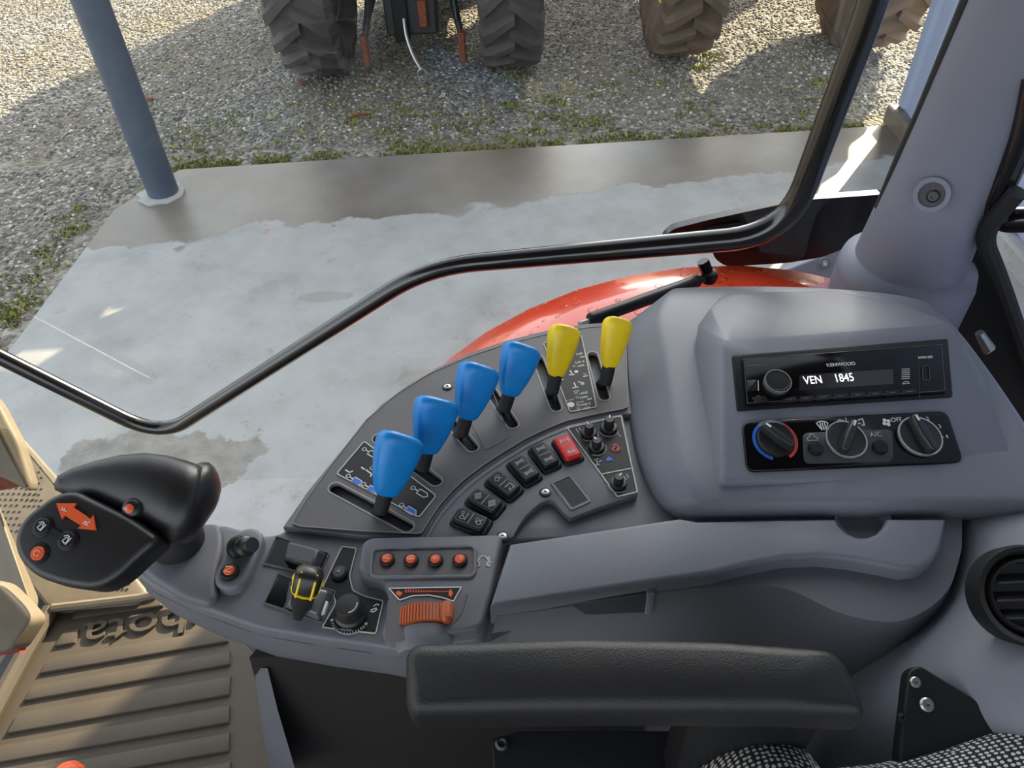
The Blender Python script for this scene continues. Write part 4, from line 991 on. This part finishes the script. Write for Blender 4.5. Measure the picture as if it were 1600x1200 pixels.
k_, c, p_ = key(61, 865, .0058, 'orange', 'orange_key', .0088)
MB().stroke(JF, arcp(c, .0024, .3, 5.6, 10), .0008, .0028, .0036).build('symbol_lines', 'btn_print', p_)
gpt = pz(192, 795, ZJ+.016); gf = Fr(gpt, (-.05, -.6, .8)); q = gpt
gpt = gpt-gf.n*.0045
MB().lathe(gpt-gf.n*.016, gf.n, [(.011, 0), (.0085, .008), (.006, .0105), (0, .0106)], 24).build('key_seat', 'grip_black', jt, smooth=60)
MB().lathe(gpt-gf.n*.016, gf.n, [(.0040, .009), (.0040, .0112), (.003, .0118), (0, .012)], 20).build('thumb_key', 'orange', jt)
text(gf, 'E', (0, 0), .005, (.5, .8), 'white_print', jt, h=-.0038)

# ------------------------------------------------------------------ console lid and driver-side wall
ZL = 2.0
LD = Fr((0, 0, ZL), (0, 0, 1))
lid_edge = [(765, 947), (880, 931), (1000, 912), (1112, 896), (1168, 882), (1225, 871), (1281, 868), (1330, 873), (1375, 881), (1412, 889), (1440, 886), (1460, 873), (1471, 856), (1474, 815)]
lid = LD.pl([(797, 848), (1062, 808), (1090, 813), (1307, 809), (1312, 820), (1325, 832), (1340, 838), (1356, 838), (1370, 832), (1381, 820), (1386, 809), (1480, 809)] + lid_edge[::-1][1:])
MB().prism(LD, lid, -.03, 0, .005, 4).build('lid', 'plastic_light', con, smooth=50)
sid = LD.pl([(797, 852), (1062, 809), (1100, 764), (1520, 764), (1520, 842)] + [(1500, 905), (1455, 945), (1400, 960), (1320, 945), (1225, 905), (1112, 905), (1000, 918), (880, 937), (767, 952)])
sid = sid[:4] + [(v.x, v.y) for v in spline([(*p, 0) for p in sid[4:]], 6)]
rings = [[LD.w(a, b_, -.018) for a, b_ in inset(ccw(sid), .003)], [LD.w(a, b_, -.06) for a, b_ in inset(ccw(sid), -.004)], [LD.w(a, b_, -.13) for a, b_ in inset(ccw(sid), -.006)], [LD.w(a, b_, -.2) for a, b_ in inset(ccw(sid), -.006)]]
MB().loft(rings).build('driver_side_wall', 'plastic', con, smooth=60)
SWF = Fr(LD.p(900, 955, -.03), (.08, -1, .12))
MB().prism(SWF, rnd(SWF.pl([(840, 946), (1022, 923), (1016, 954), (838, 962)]), .004), -.004, .0025, .002).build('grip_slot', 'dark_plastic', con)  # raised bar, dark colour paints the shade inside a recess
MB().prism(SWF, rnd(SWF.pl([(1010, 922), (1023, 920), (1017, 955), (1006, 956)]), .0015), -.002, .0045, .0015).build('slot_end', 'plastic_light', con)  # pale bar paints the highlight at the recess end
# finger scoop under the radio housing
q = LD.p(1347, 812, -.014)
MB().lathe(q+Vector((0, .004, -.004)), (0, -.25, 1), [(0, -.004), (.012, -.003), (.020, .001), (.025, .008), (.027, .008), (.022, -.002), (.013, -.007), (0, -.008)], 36).build('finger_scoop', 'plastic', con, smooth=70)

# ------------------------------------------------------------------ radio housing
FN = Vector((.055, -math.sin(math.radians(15)), math.cos(math.radians(15))))
RF = Fr(pz(1337, 747, 2.012), FN)
# moulded base tray round the housing: rows front to back, columns left to right
rows = [
    [(1078, 814, 1.985), (1110, 812, 1.99), (1300, 806, 1.993), (1600, 806, 1.993), (1740, 806, 1.993), (1780, 806, 1.9)],
    [(1048, 795, 1.985), (1090, 786, 2.006), (1300, 782, 2.008), (1600, 782, 2.008), (1690, 780, 2.003), (1720, 780, 1.9)],
    [(1010, 745, 1.985), (1068, 742, 2.014), (1300, 745, 2.012), (1590, 740, 2.012), (1636, 730, 2.008), (1650, 735, 1.9)],
    [(990, 650, 1.985), (1054, 650, 2.016), (1300, 640, 2.012), (1540, 630, 2.012), (1580, 628, 2.006), (1590, 640, 1.92)],
    [(984, 570, 1.985), (1038, 550, 2.020), (1300, 560, 2.010), (1485, 540, 2.012), (1522, 545, 2.008), (1530, 560, 1.93)],
    [(984, 520, 1.985), (1024, 490, 2.020), (1280, 480, 2.006), (1455, 494, 2.010), (1490, 505, 2.004), (1498, 525, 1.93)],
    [(992, 500, 1.985), (1050, 449, 2.008), (1230, 443, 2.006), (1405, 456, 2.006), (1446, 468, 2.0), (1456, 490, 1.93)],
    [(994, 500, 1.97), (1054, 450, 1.97), (1230, 446, 1.97), (1405, 460, 1.97), (1450, 474, 1.96), (1460, 494, 1.92)],
]
rows = [[(r[0][0]-16, r[0][1]+4, 1.955)] + [(r[0][0]-9, r[0][1]+2, r[0][2])] + r[1:] for r in rows]
rows = [[(x, y+10, z-.03) for x, y, z in rows[0]]] + rows
def lp3(a, b_, f): return tuple(x+(y-x)*f for x, y in zip(a, b_))
rows = [[r_[0], r_[1], lp3(r_[1], r_[2], .82), r_[2], lp3(r_[2], r_[3], .07)] + r_[3:5] + [lp3(r_[4], r_[5], .9)] + r_[5:] for r_ in rows]
rows = rows[:3] + [[lp3(a, b_, .18) for a, b_ in zip(rows[2], rows[3])]] + rows[3:]
mb = MB(); vs = [pz(*p) for r in rows for p in r]; nc = len(rows[0])
mb.add(vs, [(i*nc+j, i*nc+j+1, (i+1)*nc+j+1, (i+1)*nc+j) for i in range(len(rows)-1) for j in range(nc-1)])
tray = mb.build('radio_tray', 'plastic_light', con, sub=3, smooth=180, solid=.004)
# housing wedge
hb = []
for px, py in [(1130, 752), (1127, 545), (1133, 533), (1484, 506), (1492, 516), (1590, 735), (1580, 745)]: hb.append(RF.p(px, py, 0))
tl = [(1086, 545, 2.020), (1091, 508, 2.030), (1112, 479, 2.031), (1150, 462, 2.023), (1230, 456, 2.018), (1320, 461, 2.018), (1400, 473, 2.023), (1462, 497, 2.032)]
hb += [pz(*p) for p in tl] + [pz(1110, 770, 2.0), pz(1610, 765, 1.99), pz(1085, 565, 2.0), pz(1550, 610, 2.0), pz(1462, 494, 2.0), pz(1130, 458, 2.0), pz(1300, 453, 2.0)]
hs_ = MB().hull(hb).build('radio_housing', 'plastic_light', con, bev=.0045, bseg=4, smooth=60)

# radio
rt = thing('car_radio', RF.p(1315, 640), 'black car radio with a lit clock display', 'radio')
bz = rnd(RF.pl([(1143, 556), (1480, 530), (1488, 621), (1151, 643)]), .003)
fc_ = rnd(RF.pl([(1157, 565), (1468, 542), (1474, 617), (1163, 637)]), .002)
MB().prism(RF, bz, -.01, .0018, .0012, 2).build('surround', 'black', rt)
fp = MB().prism(RF, fc_, 0, .0065, .002, 2).build('faceplate', 'black_gloss', rt)
MB().border(RF, inset(fc_, .0012), .0004, .005, .0068).build('trim_line', mat('trim_line_m', (90, 88, 86), .3), fp)
ru = RF.pl([(1163, 601), (1470, 580)]); ru = (ru[1][0]-ru[0][0], ru[1][1]-ru[0][1])
HR = .0066
dq = rnd(RF.pl([(1249, 586), (1395, 577), (1396, 600), (1249, 610)], HR), .0008, 2)
ds = MB().prism(RF, dq, .005, HR+.0003).build('display', 'lcd', rt)
text(RF, 'VEN', RF.l(1269.5, 594.5, HR), .0132, ru, 'screen_text', ds, 'display_text', h=HR+.0004, sx=.80, shear=.1)
text(RF, '1845', RF.l(1318, 591, HR), .0138, ru, 'screen_text', ds, 'display_text', h=HR+.0004, sx=.78, shear=.1)
text(RF, 'KENWOOD', RF.l(1314, 569.5, HR), .0056, ru, 'white_print', fp, h=HR+.0002, sx=1.05)
text(RF, 'KMM-205', RF.l(1446, 558.5, HR), .0040, ru, 'white_print', fp, h=HR+.0002)
c = RF.l(1211, 603, HR)
vk = MB().lathe(RF.w(c[0], c[1], .006), RF.n, [(.0132, 0), (.0130, .009), (.0115, .0115), (.0105, .0108), (0, .0112)], 36).build('volume_knob', 'black', rt)
MB().border(Fr(RF.w(c[0], c[1], .006), RF.n, RF.u), circ((0, 0), .0137, 40), .0011, .006, .0108).build('chrome_ring', 'steel', vk)
bq = RF.pl([(1166, 595), (1182, 594), (1182, 611), (1167, 612)], HR); MB().prism(RF, rnd(bq, .001), .005, .0082, .0008, 2).build('square_button', 'black', rt)
MB().stroke(RF, RF.pl([(1184.5, 595), (1184.8, 610)], HR), .0009, .006, HR+.0004).build('button_line', 'white_print', fp)
ul = RF.pl([(1440, 572), (1452, 571), (1453, 594), (1441, 595)], HR)
MB().border(RF, rnd(ul, .002), .0008, .005, HR+.0008).build('usb_cover', 'dark_plastic', rt)
MB().stroke(RF, RF.pl([(1434, 556), (1437, 622)], HR), .0005, .006, HR+.0003).build('panel_joint', 'dark_plastic', fp)
mb = MB()
for k in range(6): mb.stroke(RF, RF.pl([(1409, 577.0+3*k), (1421, 576.2+3*k)], HR), .0007, .006, HR+.0003)
mb.stroke(RF, RF.pl([(1410, 600), (1421, 599), (1418, 596), (1413, 596.5)], HR), .0007, .006, HR+.0003, True); mb.build('printed_lines', 'grey_print', fp)
for k in range(8):
    x = 1222+k*27; y = 627-k*1.75
    MB().prism(RF, rnd(RF.pl([(x, y-5), (x+22, y-6.5), (x+22, y+.5), (x, y+2)], HR), .0008), .005, .0076, .0006, 1).build('preset_button', 'black', rt)
mb = MB()
for k in range(8):
    x = 1228+k*27; y = 626-k*1.75; mb.stroke(RF, RF.pl([(x, y-1.5), (x+9, y-2.2)], .0076), .0006, .007, .0078)
mb.stroke(RF, RF.pl([(1180, 622), (1184, 618), (1196, 623)], HR), .0006, .006, HR+.0003)
mb.build('preset_print', mat('dim_print', (110, 106, 102), .6), fp)
MB().prism(RF, rnd(RF.pl([(1174, 621), (1196, 619), (1202, 628), (1180, 630)], HR), .001), .005, .0076, .0006, 1).build('source_button', 'black', rt)
MB().stroke(RF, RF.pl([(1168, 572), (1196, 570)], HR), .0006, .006, HR+.0003).build('release_line', MATS['dim_print'], fp)

# climate control panel
ct = thing('climate_panel', RF.p(1335, 740), 'black climate control panel with three dials below the radio', 'panel')
cq = rnd(RF.pl([(1158, 660), (1478, 643), (1505, 724), (1166, 739)]), .010)
MB().prism(RF, cq, -.004, .003, .002, 3).build('backplate', 'black_gloss', ct)
HC = .0030
gq = rnd(RF.pl([(1253, 677), (1394, 671), (1395, 722), (1256, 725)], HC), .007)
MB().prism(RF, gq, .001, HC+.0012, .0006, 2).build('centre_plate', 'dark_plastic', ct)
def dial(px, py, r, p0, p1, col, lab):
    c = RF.l(px, py, HC); q = RF.w(c[0], c[1], HC)
    d = RF.l(p0[0], p0[1], HC); e = RF.l(p1[0], p1[1], HC); v = Vector((d[0]-e[0], d[1]-e[1])).normalized()
    k = MB().lathe(q, RF.n, [(r*1.04, 0), (r*1.02, .003), (r*.97, .0045), (r*.93, .0042), (0, .0065)], 40).build('dial', 'grip_black', ct, label=lab)
    if col != 'heat': MB().border(Fr(q, RF.n, RF.u), circ((0, 0), r*1.05, 40), r*.07, .002, .0046).build('silver_ring', mat('ring_silver', (178, 178, 176), .35, metal=.6), k)
    n2 = Vector((-v.y, v.x)); f = Fr(q, RF.n, RF.u)
    gr = []
    for h, w_, l_ in ((.003, .34, 1.0), (.012, .26, .98), (.0145, .16, .93)):
        gr.append([f.w(*(v*(a*r*l_)+n2*(b_*r*w_)), h) for a, b_ in ((-1, -.35), (-.9, -.7), (0, -1), (.9, -.7), (1, -.35), (1, .35), (.9, .7), (0, 1), (-.9, .7), (-1, .35))])
    MB().loft(gr).build('grip_bar', 'grip_black', k, bev=.001)
    MB().stroke(f, [tuple(v*r*.62), tuple(v*r*.86)], .0020, .013, .0152).build('pointer', 'white_print', k)
    return k, c
k1, c = dial(1211, 688, .0178, (1191, 673), (1232, 703), 'heat', 'temperature dial with blue and red scale')
sc_ = .0208
for a0, a1, m_ in ((2.2, 4.35, 'blue_print'), (.95, 2.2, 'grey_print'), (-1.0, .95, 'red_print')):
    MB().stroke(RF, arcp(c, sc_, a0, a1, 14), .0030, .002, HC+.0006).build('temperature_scale', m_, k1)
k2, c = dial(1320, 689, .0194, (1329, 662), (1311, 712), '', 'air direction dial')
k3, c = dial(1435, 684, .0207, (1424, 657), (1452, 704), '', 'fan speed dial')
for px, py in ((1273, 703), (1373, 701)):
    c = RF.l(px, py, HC); q = RF.w(c[0], c[1], HC)
    MB().lathe(q, RF.n, [(.0075, 0), (.0075, .004), (.0066, .006), (.004, .0064), (0, .0056)], 26).build('round_button', 'black', ct)
for s, px, py, sz in [('A/C', 1368, 679.5, .0075), ('OFF', 1401, 655.5, .0068), ('2', 1450, 654, .0062), ('3', 1469, 666, .0062), ('4', 1480, 682, .0062), ('1', 1346, 662, .0)]:
    if sz: text(RF, s, RF.l(px, py, HC+.001), sz, ru, 'white_print' if s != 'A/C' else 'grey_print', ct, h=HC+(.0016 if s == 'A/C' else .0004))
mb = MB(); c = RF.l(1385, 660, HC)
for k in range(4):
    a = k*math.pi/2+.5; mb.prism(RF, circ((c[0]+.0028*math.cos(a), c[1]+.0028*math.sin(a)), .0020, 8), .002, HC+.0004)
def shp(px, py, lines, s):
    c = RF.l(px, py, HC+.001)
    for ln in lines: mb.stroke(RF, [(c[0]+x*s, c[1]+y*s) for x, y in ln], .0009, .002, HC+.0005)
shp(1286, 664, [[(-1, .4), (-.6, .7), (0, .8), (.6, .7), (1, .4), (.5, -.6), (-.5, -.6), (-1, .4)], [(-.4, .5), (-.4, -.9)], [(0, .5), (0, -.9)], [(.4, .5), (.4, -.9)]], .0058)
shp(1316, 659, [[(-1, 0), (-.4, .5), (.4, .3), (.6, -.5), (-.4, -.5), (-1, 0)], [(.9, .8), (.8, -.4), (.4, -.4)]], .0056)
shp(1346, 660, [[(-.4, .6), (.5, .9), (.5, -.5), (0, -.5)], [(-.8, -.2), (-.2, -.1)]], .0052)
shp(1302, 667, [[(-1, -.3), (1, .4)]], .0045); shp(1472, 683, [[(-1, 0), (.4, .1)]], .004); shp(1458, 668, [[(-.8, -.3), (.6, .4)]], .0035)
mb.build('printed_symbols', 'white_print', ct)
mb = MB(); c = RF.l(1269, 684, HC+.0014)
mb.stroke(RF, [(c[0]+x*.005, c[1]+y*.005) for x, y in ((-1, -.6), (-1, 0), (-.5, .2), (-.3, .8), (.3, .8), (.5, .2), (1, 0), (1, -.6), (-1, -.6))], .0008, .003, .0046); mb.build('printed_symbols', 'grey_print', ct)

# ------------------------------------------------------------------ rear corner panel, vent, bracket
rows = [
    [(1505, 822, 1.985), (1560, 806, 1.995), (1640, 800, 2.0), (1800, 790, 2.02)],
    [(1502, 870, 1.965), (1550, 850, 2.005), (1640, 840, 2.02), (1800, 830, 2.05)],
    [(1480, 930, 1.945), (1525, 925, 2.005), (1640, 920, 2.03), (1800, 900, 2.07)],
    [(1430, 968, 1.93), (1480, 985, 1.995), (1600, 1000, 2.03), (1800, 1000, 2.08)],
    [(1370, 996, 1.91), (1420, 1025, 1.98), (1560, 1060, 2.02), (1800, 1080, 2.07)],
    [(1325, 1040, 1.89), (1375, 1085, 1.95), (1500, 1120, 1.99), (1800, 1160, 2.05)],
    [(1290, 1110, 1.86), (1345, 1150, 1.92), (1480, 1180, 1.96), (1800, 1240, 2.02)],
    [(1260, 1220, 1.80), (1320, 1240, 1.86), (1460, 1260, 1.92), (1800, 1330, 1.98)]]
rows = [[(x, y-40, z-.025) for x, y, z in rows[0]]] + rows
rows = [[(r[0][0]-45, r[0][1]-6, r[0][2]-.06)] + r for r in rows]
vs = [pz(*p) for r in rows for p in r]; nc = 5
MB().add(vs, [(i*nc+j, i*nc+j+1, (i+1)*nc+j+1, (i+1)*nc+j) for i in range(len(rows)-1) for j in range(nc-1)]).build('corner_shell', 'plastic_light', con, sub=3, smooth=180, solid=.004)
VC = pz(1606, 930, 2.052); VF = Fr(VC, (-.16, -.5, .85))
vt = thing('air_vent', VC, 'round black air vent at the right picture edge', 'vent')
VR = .0375
MB().lathe(VC-VF.n*.02, VF.n, [(VR*1.02, 0), (VR*1.04, .02), (VR*.99, .026), (VR*.9, .027), (VR*.84, .022), (VR*.82, .004)], 48).build('outer_ring', 'black', vt)
MB().lathe(VC-VF.n*.02, VF.n, [(VR*.80, 0), (VR*.80, .020), (VR*.74, .024), (VR*.68, .022), (VR*.66, .006)], 48).build('inner_ring', 'grip_black', vt)
MB().lathe(VC-VF.n*.02, VF.n, [(VR*.66, 0), (VR*.66, .0145), (0, .0146)], 40).build('flap_disc', 'black', vt)
for s in (-1, 0, 1):
    c0 = VF.w(0, s*VR*.36, -.003); L_ = VR*1.26*math.sqrt(max(.1, 1-(s*.36/.66)**2))
    MB().box(c0, L_, .0024, .012, X=VF.u, Y=(VF.v*.8+VF.n*.6).normalized(), Z=(VF.n*.8-VF.v*.6).normalized()).build('slat', 'grip_black', vt, bev=.0006)
BK = Fr(pz(1450, 1100, 1.985), (-.12, -.35, .93))
bt = thing('seat_belt_bracket', BK.o, 'black triangular metal bracket with screws on the corner panel', 'bracket')
MB().prism(BK, rnd(BK.pl([(1428, 1040), (1412, 1050), (1397, 1180), (1395, 1260), (1600, 1260), (1600, 1150), (1545, 1112)]), .006), -.006, .012, .003).build('plate', 'black', bt)
for px, py, r in ((1430, 1066, .0042), (1448, 1101, .0054), (1409, 1122, .0036)):
    q = BK.p(px, py, .012); MB().lathe(q, BK.n, [(r, 0), (r, .0012), (r*.75, .0025), (r*.3, .0026), (r*.25, .001), (0, .001)], 20).build('screw', 'steel' if px > 1410 else 'dark_steel', bt)

# ------------------------------------------------------------------ armrest and seat
ZA = 2.072
AF = Fr((0, 0, ZA), (0, -.12, 1)); AF.o = pz(900, 1040, ZA)
at = thing('armrest', pz(1000, 1100, 1.9), 'long black padded vinyl armrest in front of the console', 'armrest')
top = rnd(AF.pl([(630, 1012), (646, 998), (700, 995), (900, 988), (1120, 993), (1270, 1004), (1310, 1012), (1332, 1035), (1358, 1098), (1361, 1118), (1200, 1112), (900, 1112), (640, 1116), (630, 1095)]), .012, 6)
bot = rnd(AF.pl([(625, 1015), (646, 1000), (700, 996), (900, 990), (1120, 995), (1270, 1006), (1312, 1015), (1334, 1038), (1362, 1100), (1366, 1138), (1200, 1142), (900, 1146), (660, 1140), (622, 1112)]), .012, 6)
top = ccw(top); rings = []
for k, h in ((.014, -.052), (.006, -.048), (.001, -.038), (0, -.026), (.0005, -.014), (.0025, -.007), (.006, -.0025), (.012, 0)):
    a0, a1 = min(p[0] for p in top), max(p[0] for p in top); bm_ = (min(p[1] for p in top)+max(p[1] for p in top))/2
    rg_ = []
    for p in top:
        v = Vector((min(max(p[0], a0+.03), a1-.04)-p[0], bm_-p[1])); v = v.normalized()*k; rg_.append(AF.w(p[0]+v.x, p[1]+v.y, h))
    rings.append(rg_)
MB().loft(rings).build('pad', 'arm_vinyl', at, smooth=60)
MB().prism(AF, inset(top, .032), -.062, -.040, .002).build('base_tray', 'black', at)
a = AF.p(1180, 1075, -.05)
MB().box(a+Vector((0, 0, -.12)), .10, .05, .24).build('support_post', 'black', at, bev=.01)
# seat: side bolsters in dotted cloth and the base below
se = thing('driver_seat', (.30, .0, ZF), 'driver seat in black cloth with white dots at the bottom edge', 'seat')
def pillow(c, rx, ry, rz, name):
    vs = []; rings = []
    for i in range(1, 14):
        p = math.pi*i/14; r = math.sin(p)**.75
        rings.append([Vector(c)+Vector((rx*r*math.cos(k/32*math.tau), ry*r*math.sin(k/32*math.tau), rz*math.cos(p))) for k in range(32)])
    return MB().loft(rings).build(name, 'seat_cloth', se, smooth=80)
sb = pz(1205, 1262, 1.94)
pillow((sb.x, sb.y-.01, 1.86), .066, .095, .125, 'bolster')
MB().hull([(x, y, z) for x, y, z in [(-.02, .1, 1.82), (.62, .1, 1.84), (-.02, -.42, 1.82), (.62, -.42, 1.84), (-.02, .12, 1.70), (.62, .12, 1.70), (-.02, -.42, 1.70), (.62, -.42, 1.70)]]).build('cushion', 'seat_cloth', se, bev=.04, bseg=4)
bp_ = [pz(1318, 1196, 1.97), pz(1380, 1190, 1.985), pz(1435, 1180, 1.99), pz(1520, 1150, 1.995), pz(1610, 1115, 2.0), pz(1740, 1075, 2.0)]
MB().tube([p-Vector((0, .052, .045)) for p in spline(bp_, 5)], [.03]+[.062]*24+[.06], 24).build('back_bolster', 'seat_cloth', se, smooth=80)
MB().hull([(x, y, z) for y in (-.42, .06) for x, z in ((.62, 1.82), (.74, 1.82), (.74, 2.5), (.86, 2.5))]).build('backrest', 'seat_cloth', se, bev=.04, bseg=4)  # unseen backrest, added to block light from the rear
MB().box((.3, -.16, 1.55), .42, .46, .28).build('suspension_boot', 'rubber', se, bev=.04)
MB().box((.3, -.16, 1.35), .5, .5, .12).build('seat_base', 'black', se, bev=.02)
# black plate with a screw under the armrest
PL = Fr(pz(900, 1180, 1.86), (0, -.2, 1))
t = thing('seat_side_plate', PL.o, 'black metal plate with one screw under the armrest', 'plate')
MB().prism(PL, PL.pl([(768, 1155), (812, 1142), (1150, 1142), (1150, 1260), (775, 1260)]), -.01, 0, .002).build('plate', 'black', t)
q = PL.p(784, 1162); MB().lathe(q, PL.n, [(.0065, 0), (.0065, .002), (.004, .004), (.002, .002), (0, .002)], 18).build('screw', 'dark_steel', t)
